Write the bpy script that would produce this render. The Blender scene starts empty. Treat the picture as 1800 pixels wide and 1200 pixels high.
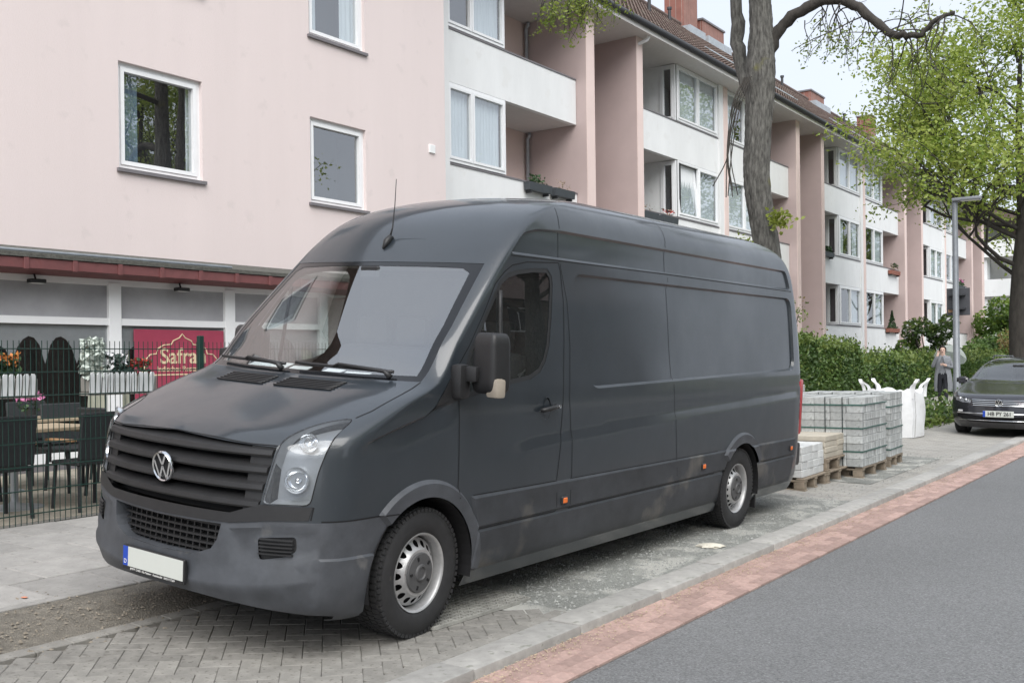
import bpy, bmesh, math, random
import numpy as np
from mathutils import Vector, Matrix
from mathutils.geometry import delaunay_2d_cdt
pi = math.pi
random.seed(7)
S = bpy.context.scene
COL = S.collection
# ------------------------------------------------------------------ camera, sky, sun, exposure
CAM_F, CAM_R, CAM_H, CAM_TH, CAM_PY = 1802., .0124, 1.523, math.radians(35.19), 633.
cc, cs = math.cos(CAM_TH), math.sin(CAM_TH)
cam = bpy.data.cameras.new('camera'); camo = bpy.data.objects.new('camera', cam); COL.objects.link(camo)
_r, _u, _b = Vector((cc, cs, 0)), Vector((0, 0, 1)), Vector((cs, -cc, 0))
_r2 = _r*math.cos(CAM_R) - _u*math.sin(CAM_R); _u2 = _u*math.cos(CAM_R) + _r*math.sin(CAM_R)
camo.matrix_world = Matrix(((_r2.x, _u2.x, _b.x, 0), (_r2.y, _u2.y, _b.y, 0), (_r2.z, _u2.z, _b.z, CAM_H), (0, 0, 0, 1)))
cam.sensor_width = 36; cam.lens = CAM_F/1800*36; cam.shift_y = 33/1800; cam.clip_end = 2000; cam.clip_start = .05
S.camera = camo
SUN_EL, SUN_AZ = math.radians(48), math.radians(-50)
W = bpy.data.worlds.new('World'); S.world = W; W.use_nodes = True
nt = W.node_tree; nt.nodes.clear()
sky = nt.nodes.new('ShaderNodeTexSky'); sky.sky_type = 'NISHITA'; sky.sun_disc = False
sky.sun_elevation = SUN_EL; sky.sun_rotation = math.radians(125); sky.dust_density = 3; sky.air_density = 1.0
b1 = nt.nodes.new('ShaderNodeBackground'); b1.inputs[1].default_value = .05
b2 = nt.nodes.new('ShaderNodeBackground'); b2.inputs[1].default_value = .42
tcw = nt.nodes.new('ShaderNodeTexCoord'); nz = nt.nodes.new('ShaderNodeTexNoise'); nz.inputs['Scale'].default_value = 1.6; nz.inputs['Detail'].default_value = 5
rmp = nt.nodes.new('ShaderNodeValToRGB')
rmp.color_ramp.elements[0].position = .3; rmp.color_ramp.elements[0].color = (.68, .75, .87, 1)
rmp.color_ramp.elements[1].position = .75; rmp.color_ramp.elements[1].color = (.82, .87, .95, 1)
mx = nt.nodes.new('ShaderNodeMixShader'); mx.inputs[0].default_value = .88
wo = nt.nodes.new('ShaderNodeOutputWorld')
nt.links.new(tcw.outputs['Generated'], nz.inputs['Vector']); nt.links.new(nz.outputs['Fac'], rmp.inputs[0]); nt.links.new(rmp.outputs[0], b2.inputs[0])
nt.links.new(sky.outputs[0], b1.inputs[0]); nt.links.new(b1.outputs[0], mx.inputs[1]); nt.links.new(b2.outputs[0], mx.inputs[2]); nt.links.new(mx.outputs[0], wo.inputs[0])
sl = bpy.data.lights.new('sun', 'SUN'); sl.energy = 1.5; sl.angle = math.radians(60); sl.color = (1, .975, .94)
so = bpy.data.objects.new('sun', sl); COL.objects.link(so)
so.rotation_euler = Vector((-math.cos(SUN_EL)*math.cos(SUN_AZ), -math.cos(SUN_EL)*math.sin(SUN_AZ), -math.sin(SUN_EL))).to_track_quat('-Z', 'Y').to_euler()
vs = S.view_settings; vs.view_transform = 'Standard'; vs.look = 'None'; vs.exposure = 1.6; vs.gamma = 1; vs.use_curve_mapping = False

# ------------------------------------------------------------------ materials
MATS = {}
def nd(t, k, **kw):
    n = t.nodes.new('ShaderNode'+k)
    for a, b in kw.items(): setattr(n, a, b)
    return n
def M(name, col=(.5, .5, .5), rough=.6, metal=0, var=.12, scale=6, bump=0, bscale=60, col2=None, rnd=0, coat=0, coatior=1.5, detail=6, spots=None, spotscale=25, spotth=.62, spec=.5, stretch=None, macro=0, mscale=.7):
    if name in MATS: return MATS[name]
    m = bpy.data.materials.new(name); m.use_nodes = True; t = m.node_tree; L = t.links.new
    p = t.nodes['Principled BSDF']
    p.inputs['Roughness'].default_value = rough; p.inputs['Metallic'].default_value = metal
    p.inputs['Coat Weight'].default_value = coat; p.inputs['Coat Roughness'].default_value = .10; p.inputs['Coat IOR'].default_value = coatior
    p.inputs['Specular IOR Level'].default_value = spec
    tc = nd(t, 'TexCoord'); src = tc.outputs['Object']
    if stretch:
        mp = nd(t, 'Mapping'); mp.inputs['Scale'].default_value = stretch; L(src, mp.inputs['Vector']); src = mp.outputs[0]
    n = nd(t, 'TexNoise'); n.inputs['Scale'].default_value = scale; n.inputs['Detail'].default_value = detail; n.inputs['Roughness'].default_value = .65
    L(src, n.inputs['Vector'])
    r = nd(t, 'ValToRGB'); r.color_ramp.elements[0].position = .3; r.color_ramp.elements[1].position = .7
    c2 = col2 or tuple(min(1, c*(1+var)) for c in col); c1 = col if col2 else tuple(c*(1-var) for c in col)
    r.color_ramp.elements[0].color = (*c1, 1); r.color_ramp.elements[1].color = (*c2, 1)
    L(n.outputs['Fac'], r.inputs[0]); out = r.outputs[0]
    if spots:
        n3 = nd(t, 'TexNoise'); n3.inputs['Scale'].default_value = spotscale; n3.inputs['Detail'].default_value = 8; L(tc.outputs['Object'], n3.inputs['Vector'])
        r3 = nd(t, 'ValToRGB'); r3.color_ramp.elements[0].position = spotth; r3.color_ramp.elements[1].position = spotth+.08; L(n3.outputs['Fac'], r3.inputs[0])
        mxx = nd(t, 'MixRGB'); mxx.inputs[2].default_value = (*spots, 1); L(r3.outputs[0], mxx.inputs[0]); L(out, mxx.inputs[1]); out = mxx.outputs[0]
    if rnd:
        oi = nd(t, 'ObjectInfo'); mr = nd(t, 'MapRange'); mr.inputs[3].default_value = 1-rnd; mr.inputs[4].default_value = 1+rnd
        L(oi.outputs['Random'], mr.inputs[0]); hs = nd(t, 'HueSaturation'); L(mr.outputs[0], hs.inputs['Value']); L(out, hs.inputs['Color']); out = hs.outputs[0]
    if macro:
        n4 = nd(t, 'TexNoise'); n4.inputs['Scale'].default_value = mscale; n4.inputs['Detail'].default_value = 7; n4.inputs['Roughness'].default_value = .6
        mp4 = nd(t, 'Mapping'); mp4.inputs['Location'].default_value = (3.1, 7.7, 1.3); L(src, mp4.inputs['Vector']); L(mp4.outputs[0], n4.inputs['Vector'])
        r4 = nd(t, 'MapRange'); r4.inputs[1].default_value = .3; r4.inputs[2].default_value = .7; r4.inputs[3].default_value = 1-macro; r4.inputs[4].default_value = 1+macro; L(n4.outputs['Fac'], r4.inputs[0])
        h4 = nd(t, 'HueSaturation'); L(r4.outputs[0], h4.inputs['Value']); L(out, h4.inputs['Color']); out = h4.outputs[0]
        if coat: 
            r5 = nd(t, 'MapRange'); r5.inputs[1].default_value = .35; r5.inputs[2].default_value = .65; r5.inputs[3].default_value = rough-.08; r5.inputs[4].default_value = rough+.16; L(n4.outputs['Fac'], r5.inputs[0]); L(r5.outputs[0], p.inputs['Roughness'])
            r6 = nd(t, 'MapRange'); r6.inputs[1].default_value = .35; r6.inputs[2].default_value = .65; r6.inputs[3].default_value = .04; r6.inputs[4].default_value = .16; L(n4.outputs['Fac'], r6.inputs[0]); L(r6.outputs[0], p.inputs['Coat Roughness'])
    L(out, p.inputs['Base Color'])
    if bump:
        n2 = nd(t, 'TexNoise'); n2.inputs['Scale'].default_value = bscale; n2.inputs['Detail'].default_value = 5; L(src, n2.inputs['Vector'])
        bp = nd(t, 'Bump'); bp.inputs['Strength'].default_value = bump; bp.inputs['Distance'].default_value = .02; L(n2.outputs['Fac'], bp.inputs['Height']); L(bp.outputs[0], p.inputs['Normal'])
    MATS[name] = m; return m
def GLASS(name, tint=(.8, .85, .85), ior=1.5, dirt=.04, gloss=(1, 1, 1), rough=0.0):
    if name in MATS: return MATS[name]
    m = bpy.data.materials.new(name); m.use_nodes = True; t = m.node_tree; L = t.links.new
    t.nodes.remove(t.nodes['Principled BSDF'])
    tr = nd(t, 'BsdfTransparent'); tr.inputs[0].default_value = (*tint, 1)
    gl = nd(t, 'BsdfGlossy'); gl.inputs[0].default_value = (*gloss, 1); gl.inputs['Roughness'].default_value = rough
    fr = nd(t, 'Fresnel'); gm = nd(t, 'NewGeometry'); ri = nd(t, 'MapRange'); ri.inputs[3].default_value = ior; ri.inputs[4].default_value = 1/ior; L(gm.outputs['Backfacing'], ri.inputs[0]); L(ri.outputs[0], fr.inputs[0])
    a = nd(t, 'MixShader'); L(fr.outputs[0], a.inputs[0]); L(tr.outputs[0], a.inputs[1]); L(gl.outputs[0], a.inputs[2])
    df = nd(t, 'BsdfDiffuse'); df.inputs[0].default_value = (.55, .56, .55, 1)
    n = nd(t, 'TexNoise'); n.inputs['Scale'].default_value = 60; n.inputs['Detail'].default_value = 4
    tc = nd(t, 'TexCoord'); L(tc.outputs['Object'], n.inputs['Vector'])
    mr = nd(t, 'MapRange'); mr.inputs[1].default_value = .4; mr.inputs[2].default_value = .75; mr.inputs[3].default_value = dirt*.4; mr.inputs[4].default_value = dirt*2; L(n.outputs['Fac'], mr.inputs[0])
    b = nd(t, 'MixShader'); L(mr.outputs[0], b.inputs[0]); L(a.outputs[0], b.inputs[1]); L(df.outputs[0], b.inputs[2])
    L(b.outputs[0], t.nodes['Material Output'].inputs[0])
    MATS[name] = m; return m

# ------------------------------------------------------------------ mesh helpers
def rotz(a): return Matrix.Rotation(a, 4, 'Z')
class MB:
    def __init__(s): s.v = []; s.f = []; s.m = []
    def add(s, vs, fs, mi=0):
        o = len(s.v); s.v += [tuple(v) for v in vs]; s.f += [tuple(i+o for i in f) for f in fs]; s.m += [mi]*len(fs); return s
    def box(s, x0, x1, y0, y1, z0, z1, mi=0, T=None):
        vs = [Vector(p) for p in ((x0,y0,z0),(x1,y0,z0),(x1,y1,z0),(x0,y1,z0),(x0,y0,z1),(x1,y0,z1),(x1,y1,z1),(x0,y1,z1))]
        if T: vs = [T @ v for v in vs]
        return s.add(vs, [(0,3,2,1),(4,5,6,7),(0,1,5,4),(1,2,6,5),(2,3,7,6),(3,0,4,7)], mi)
    def bevbox(s, x0, x1, y0, y1, z0, z1, b=.005, mi=0, T=None):
        bm = bmesh.new(); bmesh.ops.create_cube(bm, size=1)
        for v in bm.verts: v.co = Vector((x0+(v.co.x+.5)*(x1-x0), y0+(v.co.y+.5)*(y1-y0), z0+(v.co.z+.5)*(z1-z0)))
        bmesh.ops.bevel(bm, geom=bm.edges[:]+bm.verts[:], offset=b, segments=2 if b > .012 else 1, affect='EDGES', profile=.6)
        return s.bm(bm, mi, T)
    def bm(s, bm, mi=0, T=None):
        bm.verts.index_update(); vs = [T @ v.co if T else v.co.copy() for v in bm.verts]; fs = [[v.index for v in f.verts] for f in bm.faces]; bm.free()
        return s.add(vs, fs, mi)
    def tube(s, pts, rad, n=8, mi=0, cap=True):
        pts = [Vector(p) for p in pts]; rs = rad if isinstance(rad, (list, tuple)) else [rad]*len(pts)
        vs = []; prev = None
        for i, p in enumerate(pts):
            d = (pts[min(i+1, len(pts)-1)]-pts[max(i-1, 0)])
            if d.length < 1e-9: d = Vector((0, 0, 1))
            d.normalize()
            if prev is None: a = d.orthogonal().normalized()
            else:
                a = prev - d*prev.dot(d)
                a = a.normalized() if a.length > 1e-6 else d.orthogonal().normalized()
            prev = a; b = d.cross(a)
            vs += [p + (a*math.cos(2*pi*k/n)+b*math.sin(2*pi*k/n))*rs[i] for k in range(n)]
        fs = []
        for i in range(len(pts)-1):
            for k in range(n): fs.append((i*n+k, i*n+(k+1) % n, (i+1)*n+(k+1) % n, (i+1)*n+k))
        if cap: fs.append(tuple(range(n))[::-1]); fs.append(tuple((len(pts)-1)*n+k for k in range(n)))
        return s.add(vs, fs, mi)
    def lathe(s, prof, n=32, mi=0, T=None, axis='z', closed=False):
        vs = []
        for (r, h) in prof:
            for k in range(n):
                a = 2*pi*k/n; v = Vector((r*math.cos(a), r*math.sin(a), h))
                if axis == 'x': v = Vector((h, r*math.cos(a), r*math.sin(a)))
                vs.append(T @ v if T else v)
        fs = []; m = len(prof)
        for i in range(m-1 if not closed else m):
            j = (i+1) % m
            for k in range(n): fs.append((i*n+k, i*n+(k+1) % n, j*n+(k+1) % n, j*n+k))
        return s.add(vs, fs, mi)
    def prism(s, poly, h0, h1, f, mi=0):
        "poly 2D list, f(a,b,h)->xyz"
        n = len(poly); vs = [f(a, b, h0) for a, b in poly]+[f(a, b, h1) for a, b in poly]
        fs = [tuple(range(n))[::-1], tuple(range(n, 2*n))]+[(i, (i+1) % n, (i+1) % n+n, i+n) for i in range(n)]
        return s.add(vs, fs, mi)
    def quad(s, a, b, c, d, mi=0): return s.add([a, b, c, d], [(0, 1, 2, 3)], mi)
    def mesh(s, name, mats, smooth=False, ang=None, fixn=False):
        me = bpy.data.meshes.new(name); me.from_pydata(s.v, [], s.f)
        for m in (mats if isinstance(mats, (list, tuple)) else [mats]): me.materials.append(m)
        if len(me.materials) > 1: me.polygons.foreach_set('material_index', s.m)
        if fixn:
            bm = bmesh.new(); bm.from_mesh(me); bmesh.ops.recalc_face_normals(bm, faces=bm.faces[:]); bm.to_mesh(me); bm.free()
        if smooth:
            me.polygons.foreach_set('use_smooth', [True]*len(me.polygons))
            if ang: me.set_sharp_from_angle(angle=math.radians(ang))
        me.update(); return me
    def build(s, name, mats, parent=None, loc=(0, 0, 0), rz=0, smooth=False, ang=None, fixn=False):
        return OBJ(name, s.mesh(name, mats, smooth, ang, fixn), parent, loc, rz)
def OBJ(name, me, parent=None, loc=(0, 0, 0), rz=0, rot=None):
    o = bpy.data.objects.new(name, me); COL.objects.link(o); o.location = loc
    o.rotation_euler = rot if rot else (0, 0, rz)
    if parent: o.parent = parent
    return o
def TAG(o, label, cat, group=None, kind=None):
    o['label'] = label; o['category'] = cat
    if group: o['group'] = group
    if kind: o['kind'] = kind
    return o
def THING(name, label, cat, loc=(0, 0, 0), rz=0, group=None, rot=None):
    return TAG(OBJ(name, None, None, loc, rz, rot), label, cat, group)
def STRUCT(o, label=None):
    o['kind'] = 'structure'
    if label: o['label'] = label
    return o
def copy_tree(o, parent=None):
    c = o.copy(); COL.objects.link(c); c.parent = parent
    for ch in list(o.children): copy_tree(ch, c)
    return c
def TEXT(body, size, name, mat, parent=None, loc=(0, 0, 0), rot=(0, 0, 0), align='CENTER', extrude=.002, sx=1, shear=0, offset=0):
    cu = bpy.data.curves.new(name, 'FONT'); cu.body = body; cu.size = size; cu.align_x = align; cu.align_y = 'CENTER'; cu.extrude = extrude; cu.shear = shear; cu.offset = offset
    t = bpy.data.objects.new('tmp', cu); COL.objects.link(t); dg = bpy.context.evaluated_depsgraph_get(); dg.update()
    me = bpy.data.meshes.new_from_object(t.evaluated_get(dg)); bpy.data.objects.remove(t); bpy.data.curves.remove(cu)
    me.materials.clear(); me.materials.append(mat)
    o = OBJ(name, me, parent, loc, rot=rot); o.scale = (sx, 1, 1); return o
def gz(X):
    X = -X
    T = [(3.3, 0), (3.85, .008), (5.9, .13), (6.5, .15), (9.4, .2), (9.9, .22)]
    if X <= 3.3: return 0
    for (a, b), (c_, d) in zip(T, T[1:]):
        if X <= c_: return b+(d-b)*(X-a)/(c_-a)
    return .22
def catmull(P, n=8):
    P = [Vector(p) for p in P]; Q = [P[0]*2-P[1]]+P+[P[-1]*2-P[-2]]; out = []
    for i in range(1, len(Q)-2):
        for k in range(n):
            t = k/n; a, b, c, d = Q[i-1], Q[i], Q[i+1], Q[i+2]
            out.append(.5*((2*b)+(c-a)*t+(2*a-5*b+4*c-d)*t*t+(3*b-a-3*c+d)*t**3))
    out.append(P[-1]); return out
def pchip(T):
    xs = [t[0] for t in T]; ys = [t[1] for t in T]; n = len(xs)
    h = [xs[i+1]-xs[i] for i in range(n-1)]; d = [(ys[i+1]-ys[i])/h[i] for i in range(n-1)]
    m = [d[0]]+[0]*(n-2)+[d[-1]]
    for i in range(1, n-1):
        if d[i-1]*d[i] > 0:
            w1 = 2*h[i]+h[i-1]; w2 = h[i]+2*h[i-1]; m[i] = (w1+w2)/(w1/d[i-1]+w2/d[i])
    def f(x):
        if x <= xs[0]: return ys[0]
        if x >= xs[-1]: return ys[-1]
        lo = 0
        for i in range(n-1):
            if x <= xs[i+1]: lo = i; break
        t = (x-xs[lo])/h[lo]; t2 = t*t; t3 = t2*t
        return (2*t3-3*t2+1)*ys[lo]+(t3-2*t2+t)*h[lo]*m[lo]+(-2*t3+3*t2)*ys[lo+1]+(t3-t2)*h[lo]*m[lo+1]
    return f
# ------------------------------------------------------------------ lofted vehicle bodies
def sdf(poly, Y, Z):
    Y = np.asarray(Y, float); Z = np.asarray(Z, float); d = np.full(Y.shape, 1e9); ins = np.zeros(Y.shape, bool)
    n = len(poly)
    for i in range(n):
        (a, b), (c, e) = poly[i], poly[(i+1) % n]
        dx, dy = c-a, e-b; l2 = dx*dx+dy*dy+1e-12
        t = np.clip(((Y-a)*dx+(Z-b)*dy)/l2, 0, 1); d = np.minimum(d, (Y-a-t*dx)**2+(Z-b-t*dy)**2)
        cond = ((b > Z) != (e > Z)); xi = a+(Z-b)*(dx)/(dy if abs(dy) > 1e-12 else 1e-12); ins ^= cond & (Y < xi)
    d = np.sqrt(d); return np.where(ins, -d, d)
def inset(poly, w):
    n = len(poly); A = sum(poly[i][0]*poly[(i+1) % n][1]-poly[(i+1) % n][0]*poly[i][1] for i in range(n)); sg = 1 if A > 0 else -1
    out = []
    for i in range(n):
        p0, p1, p2 = poly[i-1], poly[i], poly[(i+1) % n]
        e1 = Vector((p1[0]-p0[0], p1[1]-p0[1])); e2 = Vector((p2[0]-p1[0], p2[1]-p1[1]))
        if e1.length < 1e-9 or e2.length < 1e-9: continue
        e1.normalize(); e2.normalize(); n1 = Vector((-e1.y, e1.x))*sg; n2 = Vector((-e2.y, e2.x))*sg
        nn = n1+n2
        if nn.length < 1e-6: continue
        nn.normalize(); k = w/max(.4, nn.dot(n1)); out.append((p1[0]+nn.x*k, p1[1]+nn.y*k))
    return out
def rnd_poly(poly, r=.03, n=4):
    out = []; m = len(poly)
    for i in range(m):
        p0, p1, p2 = Vector(poly[i-1]), Vector(poly[i]), Vector(poly[(i+1) % m])
        a = p0-p1; b = p2-p1; rr = min(r, a.length*.45, b.length*.45); a = p1+a.normalized()*rr; b = p1+b.normalized()*rr
        for k in range(n+1):
            t = k/n; q = a*(1-t)**2+p1*2*t*(1-t)+b*t*t; out.append((q.x, q.y))
    return out
def circ(cy, cz, r, n=40, a0=0, a1=2*pi): return [(cy+r*math.cos(a0+(a1-a0)*k/n), cz+r*math.sin(a0+(a1-a0)*k/n)) for k in range(n+(0 if abs(a1-a0-2*pi) < 1e-6 else 1))]
class Body:
    def __init__(s, YF, A, B, Mx, Wd, YR, z0, z1, br=.12, mr=4., side=5.):
        s.YF, s.A, s.B, s.M, s.W, s.YR = [pchip(t) for t in (YF, A, B, Mx, Wd, YR)]
        s.z0, s.z1, s.br, s.mr, s.side = z0, z1, br, mr, side
        zs = np.linspace(z0, z1, 500); yf = np.array([s.YF(z) for z in zs]); w = np.array([s.W(z) for z in zs])
        dq = np.sqrt(np.diff(zs)**2+(.6*np.diff(yf))**2+np.diff(w)**2); s.zs = zs; s.qs = np.concatenate([[0], np.cumsum(dq)])
        s.disps = []; s.fdisps = []; s.loops = []; s.regs = []
    def S(s, P, z):
        w = s.W(z); yf = s.YF(z); a = s.A(z); b = s.B(z)
        if P <= 0:
            m = s.M(z); ph = max(0, (P+1))*pi/2
            x = w*math.sin(ph)**(2/m) if ph > 0 else 0.
            y = b*(1-max(0, math.cos(ph))**(2/m)); r = x/w
            return (x, yf+a*r*r+y, z)
        y0 = yf+a+b; y1 = s.YR(z)-s.br
        if P <= 1: return (w, y0+P*(y1-y0), z)
        ph = max(0, (2-P))*pi/2
        return (w*math.sin(ph)**(2/s.mr), y1+s.br*max(0, math.cos(ph))**(2/s.mr), z)
    def Pf(s, x, z):
        r = min(1, abs(x)/s.W(z)); return math.asin(r**(s.M(z)/2))/(pi/2)-1
    def Ps(s, y, z):
        y0 = s.YF(z)+s.A(z)+s.B(z); y1 = s.YR(z)-s.br
        if y >= y0: return min(1, (y-y0)/(y1-y0))
        lo, hi = -1., 0.
        for _ in range(30):
            m = (lo+hi)/2
            if s.S(m, z)[1] < y: lo = m
            else: hi = m
        return hi
    def P(s, kind, a, z): return s.Pf(a, z) if kind == 'f' else s.Ps(a, z)
    def p_of(s, P): return P*1.35 if P <= 0 else (P*s.side if P <= 1 else s.side+(P-1)*1.0)
    def P_of(s, p): return p/1.35 if p <= 0 else (p/s.side if p <= s.side else 1+(p-s.side))
    def q_of(s, z): return float(np.interp(z, s.zs, s.qs))
    def z_of(s, q): return float(np.interp(q, s.qs, s.zs))
    def conv(s, kind, pts, closed=True, step=.03):
        out = []; n = len(pts)
        for i in range(n if closed else n-1):
            a = pts[i]; b = pts[(i+1) % n]; L = math.hypot(a[0]-b[0], a[1]-b[1]); k = max(1, int(L/step))
            for j in range(k): t = j/k; out.append((a[0]+(b[0]-a[0])*t, a[1]+(b[1]-a[1])*t))
        if not closed: out.append(pts[-1])
        return [(s.p_of(s.P(kind, a, min(max(z, s.z0), s.z1))), s.q_of(min(max(z, s.z0), s.z1))) for a, z in out]
    def region(s, name, kind, poly, ext=False):
        pq = s.conv(kind, poly); s.loops.append((pq, True)); s.regs.append((name, pq))
    def regf(s, name, fn): s.regs.append((name, fn))
    def line(s, kind, pts): s.loops.append((s.conv(kind, pts, False), False))
    def step(s, poly, depth, w=.012):
        s.disps.append(lambda Y, Z: depth*np.clip(-sdf(poly, Y, Z)/w, 0, 1))
        s.loops.append((s.conv('s', poly), True)); s.loops.append((s.conv('s', inset(poly, w)), True))
    def fstep(s, poly, depth, w=.02):
        s.fdisps.append(lambda X, Z: depth*np.clip(-sdf(poly, X, Z)/w, 0, 1))
        s.loops.append((s.conv('f', [(max(0, a), b) for a, b in poly]), True)); s.loops.append((s.conv('f', [(max(0, a), b) for a, b in inset(poly, w)]), True))
    def dx(s, Y, Z):
        r = np.zeros(np.shape(Y))
        for f in s.disps: r = r+f(Y, Z)
        return r
    def pt(s, P, z, lift=0):
        p = s.S(P, z)
        if P > -.6: p = (p[0]+float(s.dx(np.array([p[1]]), np.array([p[2]]))[0])*min(1, (P+.6)/.3), p[1], p[2])
        if lift:
            e = .004; a = Vector(s.S(P+e, z))-Vector(s.S(P-e, z)); b = Vector(s.S(P, min(z+e, s.z1)))-Vector(s.S(P, max(z-e, s.z0)))
            n = a.cross(b)
            if n.length > 0: n.normalize(); p = tuple(Vector(p)+n*lift)
        return Vector(p)
    def at(s, kind, a, z, lift=0): return s.pt(s.P(kind, a, z), z, lift)
    def mesh(s, gp=.06, gq=.05):
        V = []; E = []; seen = {}
        def addv(p):
            k = (round(p[0], 4), round(p[1], 4))
            if k in seen: return seen[k]
            V.append(Vector(p)); seen[k] = len(V)-1; return len(V)-1
        pm0, pm1 = -1.35, s.side+1.0; q1 = s.qs[-1]
        rect = [(pm0, 0), (pm1, 0), (pm1, q1), (pm0, q1)]
        allp = [([(max(pm0, min(pm1, p)), max(0, min(q1, q))) for p, q in pts], c) for pts, c in s.loops]+[(s._dens(rect, .05), True)]
        occ = set()
        for pts, c in allp:
            ids = [addv(p) for p in pts]
            for i in range(len(ids)-(0 if c else 1)):
                a, b = ids[i], ids[(i+1) % len(ids)]
                if a != b: E.append((a, b))
            for p in pts: occ.add((int(p[0]/.02), int(p[1]/.02)))
        p = pm0+gp/2
        while p < pm1:
            q = gq/2
            while q < q1:
                k = (int(p/.02), int(q/.02))
                if not any((k[0]+i, k[1]+j) in occ for i in (-1, 0, 1) for j in (-1, 0, 1)): addv((p, q))
                q += gq
            p += gp*(.6 if p < 0 or p > s.side else 1)
        vo, eo, fo = delaunay_2d_cdt([v.to_2d() for v in V], E, [], 0, 1e-5)[:3]
        PQ = np.array([(v.x, v.y) for v in vo]); tri = np.array([f for f in fo if len(f) == 3]); cen = PQ[tri].mean(1)
        own = np.full(len(tri), -1); names = []
        for i, (nm, r) in enumerate(s.regs):
            names.append(nm)
            if callable(r):
                m = r(np.array([s.S(s.P_of(p), s.z_of(q)) for p, q in cen]))
            else: m = sdf(r, cen[:, 0], cen[:, 1]) < 0
            own[(own < 0) & m] = i
        Ps = [s.P_of(p) for p in PQ[:, 0]]; XYZ = np.array([s.S(P, s.z_of(q)) for P, q in zip(Ps, PQ[:, 1])])
        f = np.clip((np.array(Ps)+.6)/.3, 0, 1); XYZ[:, 0] += s.dx(XYZ[:, 1], XYZ[:, 2])*f
        g = np.clip(-np.array(Ps)/.25, 0, 1)
        for fd in s.fdisps: XYZ[:, 1] += fd(XYZ[:, 0], XYZ[:, 2])*g
        s.XYZ, s.tri, s.own, s.names = XYZ, tri, own, names
    def _dens(s, pts, st):
        out = []
        for i in range(len(pts)):
            a, b = pts[i], pts[(i+1) % len(pts)]; k = max(1, int(math.hypot(a[0]-b[0], a[1]-b[1])/st))
            out += [(a[0]+(b[0]-a[0])*j/k, a[1]+(b[1]-a[1])*j/k) for j in range(k)]
        return out
    def part(s, names, sides=(1, -1), push=0):
        names = [names] if isinstance(names, str) else names
        ids = [i for i, n in enumerate(s.names) if n in names]
        if 'body' in names: ids.append(-1)
        sel = s.tri[np.isin(s.own, ids)]; mb = MB()
        if len(sel) == 0: return mb
        u, inv = np.unique(sel, return_inverse=True); inv = inv.reshape(sel.shape); X = s.XYZ[u].copy()
        if push:
            nrm = np.zeros_like(X); a, b, c = X[inv[:, 0]], X[inv[:, 1]], X[inv[:, 2]]; fn = np.cross(b-a, c-a)
            for k in range(3): np.add.at(nrm, inv[:, k], fn)
            nrm /= np.linalg.norm(nrm, axis=1)[:, None]+1e-12; X = X+nrm*push
        for sd in sides:
            Y = X.copy(); Y[:, 0] *= sd; F = inv if sd > 0 else inv[:, ::-1]
            mb.add([tuple(map(float, v)) for v in Y], [tuple(map(int, f)) for f in F])
        return mb
    def obj(s, oname, names, mat, parent, sides=(1, -1), push=0, ang=28, weld=True):
        mb = s.part(names, sides, push); me = mb.mesh(oname, mat)
        if weld:
            bm = bmesh.new(); bm.from_mesh(me); bmesh.ops.remove_doubles(bm, verts=bm.verts[:], dist=.0004); bm.to_mesh(me); bm.free()
        me.polygons.foreach_set('use_smooth', [True]*len(me.polygons)); me.set_sharp_from_angle(angle=math.radians(ang))
        return OBJ(oname, me, parent)
    def ribbon(s, mb, kind, pts, w=.006, lift=.0012, sides=(1, -1), step=.03, close=False):
        d = []; n = len(pts)
        for i in range(n if close else n-1):
            a = pts[i]; b = pts[(i+1) % n]; k = max(1, int(math.hypot(a[0]-b[0], a[1]-b[1])/step)); d += [(a[0]+(b[0]-a[0])*j/k, a[1]+(b[1]-a[1])*j/k) for j in range(k)]
        d.append(pts[0] if close else pts[-1])
        C = [s.at(kind, a, z, lift) for a, z in d]; N = [(s.at(kind, a, z, lift+.01)-c).normalized() for (a, z), c in zip(d, C)]
        for sd in sides:
            vs = []
            for i in range(len(C)):
                t = (C[min(i+1, len(C)-1)]-C[max(i-1, 0)]).normalized(); wd = N[i].cross(t)*w/2
                for q in (C[i]-wd, C[i]+wd): vs.append((q.x*sd, q.y, q.z))
            fs = [(2*i, 2*i+2, 2*i+3, 2*i+1) if sd > 0 else (2*i, 2*i+1, 2*i+3, 2*i+2) for i in range(len(C)-1)]
            mb.add(vs, fs)
# ------------------------------------------------------------------ the van
m_paint = M('van_paint', (.0195, .0255, .032), .42, var=.10, scale=2.5, coat=.7, coatior=1.58, bump=.012, bscale=700, macro=.10, mscale=.8, spots=(.028, .033, .038), spotscale=40, spotth=.66)
m_plast = M('grey_plastic', (.060, .065, .074), .5, var=.22, scale=7, bump=.12, bscale=400, spots=(.125, .125, .125), spotscale=5, spotth=.64, macro=.15, mscale=3)
m_clad = M('side_cladding', (.036, .040, .046), .55, var=.25, scale=5, bump=.1, bscale=400, spots=(.105, .10, .092), spotscale=1.8, spotth=.57, macro=.2, mscale=2)
m_black = M('black_plastic', (.017, .017, .018), .5, var=.2, scale=10, bump=.05, bscale=300)
m_blackgl = M('black_gloss', (.012, .013, .015), .12, var=.1)
m_gap = M('panel_gap', (.006, .006, .007), .9, var=0)
m_rub = M('tyre_rubber', (.022, .022, .023), .75, var=.25, scale=14, bump=.15, bscale=250, spots=(.06, .056, .05), spotscale=10, spotth=.66)
m_steel = M('rim_steel', (.46, .46, .46), .42, metal=.55, var=.2, scale=12, spots=(.12, .09, .07), spotscale=22, spotth=.68)
m_hub = M('hub_plastic', (.075, .075, .077), .55, var=.15, scale=20)
m_chrome = M('chrome', (.75, .76, .78), .14, metal=1, var=.05)
m_orange = M('orange_lens', (.75, .17, .03), .25, var=.1)
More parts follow.
